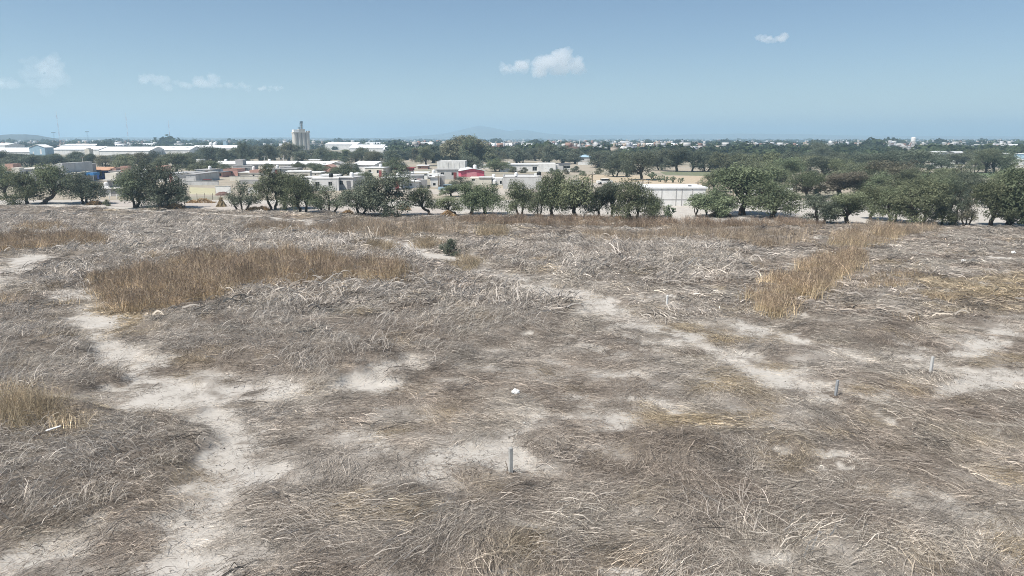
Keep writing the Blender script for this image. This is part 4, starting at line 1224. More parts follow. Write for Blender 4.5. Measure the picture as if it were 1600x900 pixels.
b.box('wall', 389.5, 420, 271, None, 7, 'cream', holes=[(395, 398, 273, 276), (408, 411, 273, 276)]); b.slab('floor_slab', 389.5, 420, 271, 7, 'pale', over=0.2); b.box('upper_wall', 390, 412, 266, 269.9, 6, 'brick', y=0.3); b.tank(394, 266.5, 0.5, 1.1, 'tank_white', y=2)
b = Building('house', 'dark grey block house under the long white roof', 'house', 452, 245)
b.box('wall', 439, 463, 261.5, None, 7, 'dark'); b.slab('roof', 439, 463, 261.5, 7, 'block', over=0.1)
# --- long low sheds
b = Building('long_shed', 'long low shed with a white roof stretching left of centre', 'shed', 400, 292)
b.box('wall', 338, 461, 257.3, None, 9, 'cream', holes=[(350, 353, 258.5, 260), (372, 375, 258.5, 260), (452, 455, 258.5, 260.5)]); b.gable('roof', 338, 461, 252.5, 256.8, 9, 'whiteroof', along='x')
for k_ in (349, 378, 418): b.tank(k_, 254.4, 0.6, 1.2, 'tank_white', y=4.0, name='roof_vent')
b = Building('long_shed', 'long low white roofed shed right of the first long shed', 'shed', 500, 298)
b.box('wall', 463, 524, 258, None, 9, 'block'); b.gable('roof', 463, 524, 253, 257.5, 9, 'whiteroof', along='x')
b.box('raised_wall', 475, 491, 250.8, None, 3, 'cream', y=9.6); b.slab('raised_roof', 475, 491, 250.6, 3, 'whiteroof', y=9.6)
b = Building('long_shed', 'gabled white barn with a grey side wall left of the maroon roofed house', 'shed', 570, 262, -14)
b.gable_wall('wall', 550, 586, 253.5, 258.5, 12, 'white', along='x'); b.gable('roof', 550, 586, 253, 258, 12, 'whiteroof', along='x')
b = Building('house', 'brick house with a pale roof between the white barn and the maroon roofed house', 'house', 602, 275)
b.box('wall', 590, 614, 259.5, None, 7, 'brick', holes=[(597, 601, 261, 264)]); b.slab('roof', 588, 614, 259.3, 7, 'whiteroof', over=0.4)
b = Building('house', 'peaked brick gable house behind the round bushy tree', 'house', 515, 255)
b.gable_wall('wall', 507, 518, 258, 262, 8, 'salmon'); b.gable('roof', 507, 518, 257.7, 261.7, 8, 'brick')
b = Building('house', 'pale round topped building left of the round bushy tree', 'house', 525, 268)
b.gable_wall('wall', 519, 533, 254, 257, 8, 'cream'); b.gable('roof', 519, 533, 253.6, 256.6, 8, 'block')
b = Building('house', 'white house with black windows and an orange terrace wall', 'house', 520, 200)
b.box('wall', 501, 525, 274.5, None, 7, 'white', holes=[(505, 507, 276, 281), (509, 511, 276, 278), (515.5, 522, 276.2, 280)]); b.slab('roof', 500, 525, 274.5, 7, 'whiteroof', over=0.3)
b.box('terrace_wall', 502, 537, 285, None, 0.25, 'orange', y=-2.6); b.box('annex_wall', 526, 549, 280, None, 6, 'white', y=0.4, holes=[(545, 549, 281, 286)]); b.slab('terrace', 519, 550, 291.4, 2.0, 'white', y=-5.0)
b = Building('house', 'white house with a flat roof right of the round bushy tree', 'house', 558, 196)
b.box('wall', 550, 574, 272.5, None, 7, 'white', holes=[(556, 560, 282, 287)]); b.slab('roof', 550, 574, 272.5, 7, 'whiteroof', over=0.3)
b = Building('house', 'cream house with a small window behind the forked front tree', 'house', 488, 222)
b.box('wall', 478, 501, 270, None, 6, 'cream', holes=[(492, 494, 271.5, 273.5)]); b.slab('roof', 478, 501, 270, 6, 'white', over=0.2)
b = Building('parked_car', 'pale blue parked car beside the cream house', 'car', 492, 205)
b.box('body', 486, 498.5, 278.3, 281.5, 1.7, 'steel'); b.box('cabin', 488.5, 496, 276, 278.2, 1.5, 'glass', y=0.1); b.slab('roof', 489.5, 495, 276.0, 1.3, 'steel', th=0.05, over=0, y=0.2)
for px_ in (488, 496.5): b.box('wheel', px_ - 0.9, px_ + 0.9, 281.6, None, 0.2, 'tank_black', y=-0.05)
b = Building('house', 'maroon roofed house with a tall white water tank', 'house', 631, 235)
b.box('wall', 618, 643, 268, None, 7, 'white', holes=[(622, 631, 269, 272)]); b.box('upper_wall', 618, 644, 263, 267.0, 6, 'maroon', y=0.2, holes=[(620, 622, 265, 267), (624, 630, 264.8, 266.6), (632, 639, 264.8, 266.6)]); b.slab('roof', 617, 645, 263, 6, 'maroon', over=0.4, y=0.2); b.slab('balcony', 618, 643, 267.9, 3, 'pale', over=0.2, y=-0.5)
b.tank(628.6, 263.0, 0.75, 1.75, 'tank_white', y=1.5)
b = Building('house', 'pale brick house behind the maroon roofed house', 'house', 661, 285)
b.box('wall', 653, 669, 259, None, 6, 'brick', holes=[(656, 658, 261, 263)]); b.slab('roof', 653, 669, 259, 6, 'whiteroof', over=0.4)
b = Building('house', 'white two level house with a dark carport in the middle of the village', 'house', 655, 215)
b.box('wall', 643, 668, 273, None, 6, 'white', holes=[(645, 651, 273.6, 277), (654, 659, 274.5, 276.5)]); b.slab('roof', 643, 668, 270.5, 6, 'whiteroof', over=0.3); b.box('carport_post', 644, 645, 270.8, 272.9, 0.2, 'pale'); b.box('carport_post', 666, 667, 270.8, 272.9, 0.2, 'pale')
b = Building('house', 'white house with a sloping white roof and a right side wall coloured grey as shade', 'house', 655, 176, 18)
b.box('wall', 628, 655, 284, None, 8, 'white', holes=[(640, 644, 287, 290), (632, 635, 287, 290)]); b.slab('roof', 628, 655, 284, 8, 'whiteroof', over=0.3, th=0.2); b.box('side_wall', 655.2, 668, 281.5, None, 9, 'block', y=0.3)  # right side wall takes the grey block material to paint in its shade
b = Building('house', 'white tower house with a black arched window', 'house', 680, 180, 8)
b.box('wall', 673, 686, 277, None, 5, 'white', holes=[(676.5, 680.5, 286, 290)]); b.slab('roof', 672, 687, 277, 5, 'whiteroof', over=0.25); b.box('upper_wall', 669, 688, 272.5, 276.0, 4, 'white', y=1.0, holes=[(671, 675, 274, 276), (677, 679, 270.5, 272)]); b.box('side_wall', 688.2, 695, 275, None, 8, 'block', y=0.8)  # shaded right face of the tower is put in as grey block colour
b.tank(678, 272.2, 0.45, 0.9, 'tank_white', y=2)
plot_wall('white wall stub in front of the tower house', 680, 691, 294.5, 166, 'cream')
b = Building('block_building', 'blank white windowless block behind the village with panelled walls', 'building', 705, 252)
b.box('wall', 683.5, 727, 252.6, None, 12, 'white'); b.parapet(683.5, 727, 252.6, 12, 'pale', 0.12)
for k in range(1, 5): b.box('pilaster', 683.5 + 43.5 * k / 5 - 0.25, 683.5 + 43.5 * k / 5 + 0.25, 253.4, None, 0.08, 'pale', y=-0.085)
b.box('base_band', 683.6, 726.9, 267.2, None, 0.05, 'cream', y=-0.056)
b = Building('hall', 'magenta pink hall with a shallow white gabled roof and grey side', 'building', 738, 228, 14)
b.gable_wall('wall', 720, 757, 263.8, 267.5, 8, 'pink'); b.gable('roof', 719.5, 757.5, 263.4, 267.1, 8, 'whiteroof')
b.box('mural_panel', 729, 745, 268.6, None, 0.04, 'pinkpale', y=-0.045); b.box('side_wall', 757.02, 757.5, 267.6, None, 7.9, 'block', y=0.05)
b.tank(746, 265.2, 0.6, 1.3, 'tank_white', y=4)
b = Building('house', 'white roofed house with two tanks behind the pink hall', 'house', 757, 290)
b.box('wall', 742, 764, 259, None, 6, 'white', holes=[(752, 755, 260, 262)]); b.slab('roof', 742, 764, 258.5, 6, 'whiteroof'); b.tank(751.5, 258.5, 0.55, 1.2, 'tank_white')
b = Building('school_building', 'long low white building behind scrub right of the pink hall', 'building', 836, 262)
b.box('wall', 781, 793, 260.5, None, 8, 'white', holes=[(783, 786, 263.5, 265.5)]); b.box('long_wall', 792, 841, 257.3, None, 8, 'white', y=0.4, holes=[(832, 839, 260.5, 267)]); b.slab('long_roof', 792, 840.5, 257.3, 8, 'whiteroof', over=0.25, y=0.4)
b.box('hall_wall', 841, 868, 255.4, None, 9, 'white', y=-0.3, holes=[]); b.door(855, 862, 261, None, 'whiteroof', y=-0.3); b.box('end_wall', 868.2, 880, 257.5, None, 7, 'pale', y=0.3); b.box('porch_wall', 880.5, 891, 257.5, None, 7, 'white', y=0.6, holes=[(876, 891, 259.5, 263)]); b.slab('porch_roof', 874, 892, 257.2, 7.4, 'dark', over=0.2, y=0.3, th=0.12)
b.tank(795, 257.2, 0.4, 0.8, 'tank_white')
b = Building('house', 'flat grey house with a black round window left of the long block wall', 'house', 757, 186)
b.box('wall', 734, 768, 278, None, 7, 'cream', holes=[(737, 742, 279.5, 283)]); b.slab('roof', 749, 767, 278, 5, 'pale', over=0.2); b.box('wing_wall', 768.2, 785, 279, None, 6, 'white', y=1.4, holes=[(769, 773, 278, 286), (781, 784, 283, 288)]); b.tank(771, 279, 0.45, 0.85, 'tank_white', y=3)
b.tank(772.5, 289, 0.6, 1.2, 'tank_white', y=0.6)
b = Building('block_building', 'long grey block walled building with roof tanks right of the village centre', 'building', 818, 172)
b.box('wall', 786, 847, 277.5, None, 12, 'pale'); b.parapet(786, 847, 277.5, 12, 'block', 0.2); b.tank(806.5, 276.6, 0.42, 0.85, 'tank_white', y=2.5); b.box('tank_stand', 805, 808.5, 275.9, 277.4, 0.6, 'dark', y=2.2); b.tank(843, 276.5, 0.55, 0.95, 'tank_black', y=4); b.box('stair_hut', 836, 841, 273, 277.4, 1.5, 'white', y=5)
b = Building('warehouse', 'pale grey panelled warehouse with a white roof right of centre', 'warehouse', 1059, 128)
b.box('wall', 1014, 1104, 294.5, None, 9, 'white', holes=[])
for k_, p in enumerate((1035, 1057.5, 1066.5, 1083)): b.box('pilaster', p - 0.45, p + 0.45, 295.2, None, 0.05, 'block', y=-0.055)
b.box('tie_beam', 1014.2, 1103.8, 311.3, 312.1, 0.04, 'block', y=-0.045)
b.slab('roof', 1013, 1105, 294.5, 9, 'whiteroof', th=0.25, over=0.15)
for l_, r_, z_ in ((1030, 1038, 292), (1058, 1078, 290.6), (1080, 1086, 291.5), (1092, 1104, 291)): b.box('roof_light', l_, r_, z_, 292.9, 1.2, 'whiteroof', y=3)
b.box('roof_box', 1080, 1084.5, 290.5, 292.9, 0.8, 'dark', y=1.5)
plot_wall('white wall behind the largest front tree', 1164, 1192, 292.5, 155, 'white')
plot_wall('long white wall right of the largest front tree', 1218, 1240, 292, 158, 'white')
plot_wall('low white boundary wall left of the pale warehouse', 905, 965, 283.5, 205, 'cream')
plot_wall('pale garden wall behind the middle right trees', 1035, 1120, 262, 300, 'pale')
b = Building('hut', 'small white hut with a dark doorway between the right hand trees', 'hut', 1511, 205)
b.box('wall', 1506, 1517.5, 279, None, 4, 'white', holes=[(1507.5, 1510, 280, 284)]); b.slab('roof', 1506, 1517.5, 279, 4, 'whiteroof')
b = Building('shed', 'pale blue roofed shed in the gap of the far belt', 'shed', 913, 380)
b.box('wall', 905, 921, 246, None, 6, 'pale', holes=[(907, 912, 248, 250)]); b.gable('roof', 905, 921, 242.3, 245.8, 6, 'steel', along='x')
plot_wall('white wall below the pale blue roofed shed', 903, 925, 253, 330, 'white')
# --- right-hand far white buildings and strip wall
RB = [(1455, 1476, 237.6, 'long white house left of the two white houses at right', 420), (1487, 1503, 238, 'white house behind the right hand tree row, left one', 400), (1515, 1526, 240.5, 'small white house behind the row of thick trunks', 380), (1556, 1571, 240, 'cream house with a low roof near the right edge', 380), (1580, 1596, 249, 'low grey roofed house near the right edge', 330), (1485, 1505, 251, 'low white farm shed right of the tiny round topped tree', 345), (1571, 1590, 226.5, 'white far house at the top right behind the trees', 700)]
for l_, r_, t_, lab_, Y_ in RB:
    b = Building('far_house', lab_, 'house', (l_ + r_) / 2, Y_)
    b.box('wall', l_, r_, t_ + 0.6, None, 7, 'white', holes=[(l_ + 3, l_ + 5, t_ + 2.2, t_ + 3.6), (r_ - 5, r_ - 3, t_ + 2.2, t_ + 3.6)]); b.gable('roof', l_, r_, t_ - 0.8, t_ + 0.5, 7, 'whiteroof', along='x')
b = Building('far_house', 'pale blue two storey house at the right picture edge', 'house', 1600, 330)
b.box('wall', 1595.5, 1608, 240.5, None, 7, 'steel', holes=[(1597, 1599, 246, 248), (1602, 1605, 242, 245)]); b.slab('roof', 1595.5, 1608, 240.5, 7, 'white')
plot_wall('long pale wall behind the thick trunked tree row at right', 1438, 1600, 259.5, 300, 'white')
# white dome
V, F = [], []
for i in range(7):
    th = math.pi / 2 * i / 6
    for k in range(18): V.append((2.4 * math.cos(th) * math.cos(k * math.pi / 9), 2.4 * math.cos(th) * math.sin(k * math.pi / 9), 1.2 + 1.7 * math.sin(th)))
for i in range(6):
    for k in range(18): F.append((i * 18 + k, i * 18 + (k + 1) % 18, (i + 1) * 18 + (k + 1) % 18, (i + 1) * 18 + k))
b = Building('domed_store', 'white domed store right of the tiny round topped tree', 'building', 1461, 300)
me = bpy.data.meshes.new('dome'); me.from_pydata(V, [], F); link('dome', me, M['whiteroof'], b.root)
V2 = [(2.4 * math.cos(k * math.pi / 9), 2.4 * math.sin(k * math.pi / 9), z) for z in (0, 1.2) for k in range(18)]
me = bpy.data.meshes.new('wall'); me.from_pydata(V2, [], [(k, (k + 1) % 18, 18 + (k + 1) % 18, 18 + k) for k in range(18)]); link('wall', me, M['white'], b.root)

# --- small block houses packed between the trees
SMALL = [(18, 283), (30, 291), (72, 291), (190, 280), (200, 290), (256, 284), (312, 268), (318, 277), (380, 272), (425, 275), (452, 275), (466, 284),
         (478, 292), (508, 298), (538, 296), (544, 269), (585, 276), (612, 296), (640, 292), (700, 280), (708, 262)]
hr = random.Random(77)
small_items = {}
for px_, bs_ in SMALL:
    Yh = gp(px_, bs_)[1]
    k_ = FPX / Yh
    wpx = hr.uniform(4.0, 7.0) * k_
    hpx = hr.choice([2.3, 2.5, 2.7, 2.8]) * k_
    mt = hr.choice(['white', 'white', 'pale', 'block', 'block', 'cream', 'pale'])
    l_, r_, t_ = px_ - wpx / 2, px_ + wpx / 2, bs_ - hpx
    b = Building('small_house', 'x', 'house', px_, Yh, hr.uniform(-14, 14), 'small block houses between the trees')
    wn_ = []
    for q_ in range(hr.choice((1, 2, 2))):
        c_ = l_ + wpx * (0.25 + 0.45 * q_ + hr.uniform(-0.06, 0.06)); wn_.append((c_ - 0.5 * k_, c_ + 0.5 * k_, t_ + 0.7 * k_, t_ + 1.7 * k_))
    b.box('wall', l_, r_, t_, None, hr.uniform(5, 8), mt, holes=wn_)
    b.slab('roof', l_, r_, t_, 6, hr.choice(['white', 'pale', 'whiteroof', 'block']), over=hr.uniform(0.05, 0.35))
    b.door(r_ - 1.5 * k_, r_ - 0.6 * k_, bs_ - 2.05 * k_, None, hr.choice(['dark', 'white', 'wood', 'maroon']))
    if hr.random() < 0.5: b.tank(px_ + wpx * 0.2, t_, 0.5, 1.05, hr.choice(['tank_black', 'tank_white']), y=2.5)
    if hr.random() < 0.2: b.box('upper_wall', l_ + 0.05 * wpx, l_ + 0.45 * wpx, t_ - 2.2 * k_, t_ - 0.25 * k_, 3.0, hr.choice(['block', 'cream', 'white', 'brick']), y=1.5)
    small_items.setdefault(mt, []).append((px_, b.root))
for mt, lst in small_items.items():
    relabel(lst, {'white': 'small white house', 'pale': 'small pale concrete house', 'block': 'small grey block house', 'cream': 'small cream house'}[mt])
def vehicle(px, base, mat, label):
    Yv = gp(px, base)[1]
    k_ = FPX / Yv
    b = Building('parked_car', label, 'car', px, Yv, 8)
    b.box('body', px - 2.1 * k_, px + 2.1 * k_, base - 0.95 * k_, base - 0.3 * k_, 1.7, mat)
    b.box('cabin', px - 1.0 * k_, px + 1.2 * k_, base - 1.42 * k_, base - 0.96 * k_, 1.45, 'glass', y=0.12)
    b.slab('roof', px - 0.85 * k_, px + 1.0 * k_, base - 1.42 * k_, 1.3, mat, th=0.05, over=0.0, y=0.2)
    for q_ in (-1.3, 1.3):
        for yy in (-0.04, 1.55):
            V, F = [], []
            tube(V, F, [(q_, yy, 0.33), (q_, yy + 0.2, 0.33)], [0.33, 0.33], 12)
            me = bpy.data.meshes.new('wheel'); me.from_pydata([tuple(v_) for v_ in V], [], F + [tuple(range(12)), tuple(range(12, 24))]); link('wheel', me, M['tank_black'], b.root)
vehicle(902, 290.5, 'white', 'white car on the pale lane right of the long grey block wall')
vehicle(946, 288, 'white', 'white car on the pale lane beside the dark wooden pole')
vehicle(699, 299, 'steel', 'grey car parked under the tree beside the tower house')
vehicle(322, 289, 'maroon', 'dark red car behind the long pale plot wall')
# --- industrial estate
IND = [  # left, right, ridge, eave, Y, monitors, label
    (-30, 15.5, 224.5, 227.5, 640, 0, 'white roofed warehouse at the far left edge'),
    (-40, 52, 231.5, 238, 520, 2, 'wide white warehouse left of the blue grey shed'),
    (86, 160, 229, 234, 540, 6, 'long white warehouse right of the blue grey shed with roof vents'),
    (160, 238, 230, 236, 520, 4, 'long white warehouse behind the blue shop'),
    (100, 190, 225.3, 227.6, 800, 0, 'far thin white warehouse above the blue grey shed roofline'),
    (236, 300, 229, 235, 540, 3, 'white warehouse above the walled plots'),
    (300, 376, 227.5, 232, 600, 0, 'white warehouse left of the grain silo behind the domed tree'),
    (200, 320, 224.5, 226.6, 900, 0, 'very long far white warehouse under the left horizon'),
    (510, 560, 222.8, 226, 760, 0, 'pale warehouse right of the grain silo'),
    (548, 600, 226.5, 232, 600, 0, 'white warehouse with a long roof right of the grain silo'),
    (570, 612, 223, 226, 900, 0, 'far white warehouse with a peaked roof right of the grain silo'),
    (600, 640, 229, 234, 560, 0, 'low white warehouse behind the conifers'),
    (648, 676, 223, 226, 860, 0, 'tan roofed far warehouse left of the tallest belt tree'),
    (767, 800, 224.5, 229, 700, 0, 'white far building just right of the tallest belt tree'),
    (815, 832, 225, 229, 700, 0, 'small white far building right of centre'),
    (838, 864, 226, 230, 700, 0, 'white far building above the belt right of centre'),
    (962, 1000, 225.5, 230, 760, 0, 'white far warehouse above the middle right belt'),
    (1004, 1076, 224.3, 228, 820, 0, 'long white far warehouse above the middle right belt'),
    (1084, 1104, 224.5, 230, 800, 0, 'short white far warehouse right of the long one'),
]
for l_, r_, tr_, te_, Y_, mon, lab_ in IND:
    b = Building('industrial_warehouse', lab_, 'warehouse', (l_ + r_) / 2, Y_, 0, 'white warehouses on the plain')
    dep = 26 if Y_ < 700 else 34
    b.gable_wall('wall', l_, r_, tr_, te_, dep, 'white', along='x'); b.gable('roof', l_, r_, tr_ - 0.2, te_ - 0.2, dep, 'whiteroof', along='x')
    for k in range(mon):
        p = l_ + (r_ - l_) * (k + 0.5) / mon
        b.box('roof_vent', p - 2.4, p + 2.4, (tr_ * 0.8 + te_ * 0.2) - 0.1, te_ - 1.5, 1.5, 'block', y=dep * 0.30)
def cyl(name, parent, x, y, r, z0, z1, mat, ns=20):
    V = [(x + r * math.cos(2 * math.pi * k / ns), y + r * math.sin(2 * math.pi * k / ns), z) for z in (z0, z1) for k in range(ns)]
    F = [(k, (k + 1) % ns, ns + (k + 1) % ns, ns + k) for k in range(ns)] + [tuple(range(ns, 2 * ns))]
    me = bpy.data.meshes.new(name); me.from_pydata(V, [], F)
    o = link(name, me, M[mat], parent)
    return o
b = Building('tower_block', 'pale square tower among the far warehouses left of the grain silo', 'tower', 356, 700)
b.box('wall', 353, 358.5, 220.5, None, 4, 'steel'); b.box('cap', 352.8, 358.7, 219.8, 220.4, 4.2, 'steeldk', y=-0.1)
b = Building('tower_block', 'cream hopper tower among the white warehouses above the blue shop', 'tower', 141, 440)
b.box('wall', 137.5, 145, 233, None, 4, 'cream'); b.box('top_wall', 139, 143, 231.5, 232.9, 3, 'pale', y=0.4)
for px_, w_ in ((333, 'left'), (339.5, 'right')):
    b = Building('storage_tank', '%s of a pair of white round storage tanks left of the pale tower' % w_, 'tank', px_, 720)
    b.tank(px_, 231, 1.9, 5.5, 'tank_white', name='tank_shell'); cyl('tank_base', b.root, 0, 2.0, 1.6, 0, b.Z(231) + 0.188, 'pale')

# grain silo
Y_ = 600
b = Building('grain_silo', 'tall grey concrete grain silo with head house rising above the horizon', 'silo', 474, Y_, 32)
mpp = b.m
ztop = b.Z(207.5)
rs = 1.75
for i in range(4):
    for j in range(2): cyl('silo_bin', b.root, (i - 2.0) * 3.4 + 1.7, (j - 0.5) * 3.4, rs, 0, ztop, 'silo')
bm = bmesh.new(); box_bm(bm, -6.9, 7.0, -3.6, 3.6, ztop + 0.005, ztop + 0.5); bm_obj('roof_slab', bm, M['silo'], b.root)
bm = bmesh.new(); box_bm(bm, -6.2, -2.0, -2.4, 2.4, ztop + 0.505, ztop + 2.6); bm_obj('gallery', bm, M['whiteroof'], b.root)
bm = bmesh.new(); box_bm(bm, -1.9, 3.2, -2.5, 2.5, ztop + 0.505, ztop + 3.0); bm_obj('head_house', bm, M['silo'], b.root)
bm = bmesh.new(); box_bm(bm, 5.2, 6.9, -3.4, 3.4, ztop + 0.505, ztop + 1.6); bm_obj('end_block', bm, M['silo'], b.root)
cyl('cyclone', b.root, -1.2, 0, 0.7, ztop + 3.0, ztop + 4.8, 'steeldk', 12)
bm = bmesh.new()
for sx_ in (-1, 1):
    for sy_ in (-1, 1):
        box_bm(bm, 1.0 + sx_ * 0.95 - .12, 1.0 + sx_ * 0.95 + .12, sy_ * 0.95 - .12, sy_ * 0.95 + .12, ztop + 3.005, ztop + 8.0)
for zz in (4.4, 6.0, 7.6): box_bm(bm, 0.2, 1.8, -0.8, 0.8, ztop + zz, ztop + zz + 0.18)
bm_obj('elevator_tower', bm, M['steeldk'], b.root)
bm = bmesh.new(); box_bm(bm, -0.1, 2.1, -1.1, 1.1, ztop + 8.005, ztop + 9.4); bm_obj('elevator_head', bm, M['steeldk'], b.root)
bm = bmesh.new(); box_bm(bm, 0.65, 1.35, -0.35, 0.35, ztop + 3.0, ztop + 8.0); bm_obj('elevator_leg', bm, M['silo'], b.root)

# water tower on legs
b = Building('water_tower', 'white elevated water tank on slender legs above the right horizon', 'water tower', 1420, 820)
zb, zt = b.Z(221.5), b.Z(214.3)
for sx_ in (-1, 1):
    for sy_ in (-1, 1):
        me = bpy.data.meshes.new('leg'); V, F = [], []
        tube(V, F, [(sx_ * 3.4, sy_ * 3.4, 0), (sx_ * 1.9, sy_ * 1.9, zb)], [0.32, 0.28], 6)
        me.from_pydata([tuple(v) for v in V], [], F); link('leg', me, M['mwhite'], b.root)
cyl('riser', b.root, 0, 0, 0.4, 0, zb, 'mwhite', 10)
V, F = [], []
prof = [(0.0, zb - 0.6), (1.6, zb - 0.3), (2.5, zb + 0.4), (2.6, zt - 1.2), (2.3, zt - 0.4), (0.9, zt), (0.0, zt)]
for r_, z_ in prof:
    for k in range(18): V.append((r_ * math.cos(k * math.pi / 9), r_ * math.sin(k * math.pi / 9), z_))
for i in range(len(prof) - 1):
    for k in range(18): F.append((i * 18 + k, i * 18 + (k + 1) % 18, (i + 1) * 18 + (k + 1) % 18, (i + 1) * 18 + k))
me = bpy.data.meshes.new('tank'); me.from_pydata(V, [], F); link('tank', me, M['tank_white'], b.root)

# masts
def mast(px, top, Y, label, w=0.40, secs=8, red=True):
    b = Building('radio_mast', label, 'mast', px, Y)
    z1 = b.Z(top)
    for k in range(secs):
        V, F = [], []
        za, zb_ = z1 * k / secs + 0.01, z1 * (k + 1) / secs
        for q_ in range(3):
            a_ = q_ * 2.094
            tube(V, F, [(w * math.cos(a_), w * math.sin(a_), za), (w * math.cos(a_), w * math.sin(a_), zb_)], [0.04, 0.04], 4)
            a2_ = a_ + 2.094
            m_ = 4
            for i in range(m_):
                zz0, zz1 = za + (zb_ - za) * i / m_, za + (zb_ - za) * (i + 1) / m_
                tube(V, F, [(w * math.cos(a_), w * math.sin(a_), zz0), (w * math.cos(a2_), w * math.sin(a2_), zz1)], [0.025, 0.025], 3)
        me = bpy.data.meshes.new('mast_section'); me.from_pydata([tuple(v) for v in V], [], F)
        link('mast_section', me, M['red'] if (k % 2 == 1) and red else M['mwhite'] if red else M['steeldk'], b.root)
    return b
mast(101.5, 173, 900, 'tallest red and white lattice mast at far left', secs=9)
mast(207.5, 176, 950, 'red and white lattice mast in the middle of the three at left', secs=9)
mast(272, 188, 900, 'red and white lattice mast nearest the grain silo', secs=7)
for px_, top_, lab_ in ((93, 206, 'dark pylon with a cross head above the left horizon'), (145, 204.5, 'slim dark pylon right of the cross headed one')):
    b = mast(px_, top_, 950, lab_, 0.8, 5, False)
    bm = bmesh.new(); z_ = b.Z(top_); box_bm(bm, -2.6, 2.6, -0.3, 0.3, z_ - 1.6, z_ - 0.6); bm_obj('cross_arm', bm, M['steeldk'], b.root)

# poles
POLES = [(77.5, 241, 258, 'pale utility pole above the left trees below the blue grey shed'), (132, 243, 274, 'pale utility pole beside the blue shop'), (414, 243, 262, 'thin pole behind the long white shed at left'), (444, 242, 262, 'thin pole behind the middle of the long white shed'),
         (457, 244, 262, 'thin pole just left of the raised shed roof'), (549, 246, 262, 'thin pole above the white barn'), (925, 269, 297, 'dark wooden pole before the low white boundary wall'), (1004, 277, 294, 'wooden pole left of the pale warehouse'), (1013, 281, 296, 'thin pole at the left corner of the pale warehouse'),
         (1090, 282, 297, 'thin pole behind the right part of the warehouse roof'), (1145, 286, 312, 'wooden pole among the limbs of the largest front tree'), (521, 272, 292, 'dark pole before the orange terrace wall'), (685, 272, 296, 'dark pole at the white tower house')]
for px_, t_, bs_, lab_ in POLES:
    Xp, Yp = gp(px_, bs_)
    r_ = empty('utility_pole', (Xp, Yp, -0.06)); h_ = zat(px_, t_, Yp)
    V, F = [], []; tube(V, F, [(0, 0, 0), (0.02, 0, h_ * 0.5), (0, 0, h_)], [0.15, 0.13, 0.10], 8)
    me = bpy.data.meshes.new('shaft'); me.from_pydata([tuple(v) for v in V], [], F); link('shaft', me, M['wood'] if px_ > 500 else M['concrete_post'], r_)
    bm = bmesh.new(); box_bm(bm, -0.7, 0.7, -0.16, -0.105, h_ - 0.55, h_ - 0.42); bm_obj('crossarm', bm, M['wood'], r_)
    for k in (-0.55, 0.0, 0.55):
        V, F = [], []; tube(V, F, [(k, -0.13, h_ - 0.415), (k, -0.13, h_ - 0.25)], [0.05, 0.03], 6)
        me = bpy.data.meshes.new('insulator'); me.from_pydata([tuple(v) for v in V], [], F); link('insulator', me, M['tank_white'], r_)
    tag(r_, lab_, 'pole')
# fence with posts before the plot with the corn shock
Xa, Ya = gp(296, 312); Xb, Yb_ = gp(352, 313)
r_ = empty('wire_fence', ((Xa + Xb) / 2, Ya, -0.06)); tag(r_, 'thin post and wire fence behind the corn shock', 'fence')
hw = (Xb - Xa) / 2
for k in range(6):
    xx = -hw + 2 * hw * k / 5
    V, F = [], []; tube(V, F, [(xx, 0, 0), (xx + 0.03, 0, 1.35)], [0.06, 0.05], 6)
    me = bpy.data.meshes.new('post'); me.from_pydata([tuple(v) for v in V], [], F); link('post', me, M['wood'], r_)
for k in range(3):
    V, F = [], []; tube(V, F, [(-hw, -0.07, 0.4 + 0.4 * k), (hw, -0.07, 0.4 + 0.4 * k)], [0.012, 0.012], 4)
    me = bpy.data.meshes.new('wire'); me.from_pydata([tuple(v) for v in V], [], F); link('wire', me, M['metal'], r_)

# ------------------------------------------------------------------ far town: pale specks between the far trees
def far_box(seed):
    bm = bmesh.new()
    box_bm(bm, -1, 1, -0.7, 0.7, 0, 1)
    rr = random.Random(seed)
    box_bm(bm, -1.04, 1.04, -0.74, 0.74, 1.002, 1.06)
    box_bm(bm, -0.7 + 0.4 * rr.random(), 0.1, -0.2, 0.5, 1.062, 1.3 + 0.3 * rr.random())
    me = bpy.data.meshes.new('far_box'); bm.to_mesh(me); bm.free()
    n = len(me.vertices)
    v = np.zeros(n * 3, np.float32); me.vertices.foreach_get('co', v)
    q = np.zeros(len(me.loops), np.int32); me.loops.foreach_get('vertex_index', q)
    return v.reshape(-1, 3), q.reshape(-1, 4), np.ones(n), np.zeros(n)
HB = collection_of('far_box', [lambda i=i: far_box(i) for i in range(4)])
x, y, rg = far_points(3000, 480, 6000, 33)
ok = (fbm(x / 300, y / 400, 211, 3) > 0.47) & ~((x / y < -0.17) & (y < 800))
x, y = x[ok], y[ok]
n = len(x)
wd = rg.lognormal(1.3, 0.45, n)
hh = rg.uniform(2.6, 6.0, n)
pal = np.array([[0.72, 0.71, 0.69], [0.72, 0.71, 0.69], [0.55, 0.53, 0.50], [0.60, 0.52, 0.44], [0.45, 0.30, 0.25], [0.70, 0.70, 0.72]])
g = pal[rg.integers(0, len(pal), n)] * rg.uniform(0.8, 1.1, (n, 1))
o = scatter('far_town', HB, np.stack([x, y, np.full(n, -0.1)], 1), np.stack([np.zeros(n), np.zeros(n), rg.normal(0, 0.4, n)], 1), np.stack([wd, wd, hh], 1), rg.integers(0, 4, n), g, g)
tag(o, 'pale houses of the far town scattered among trees to the horizon', 'town', kind='stuff')

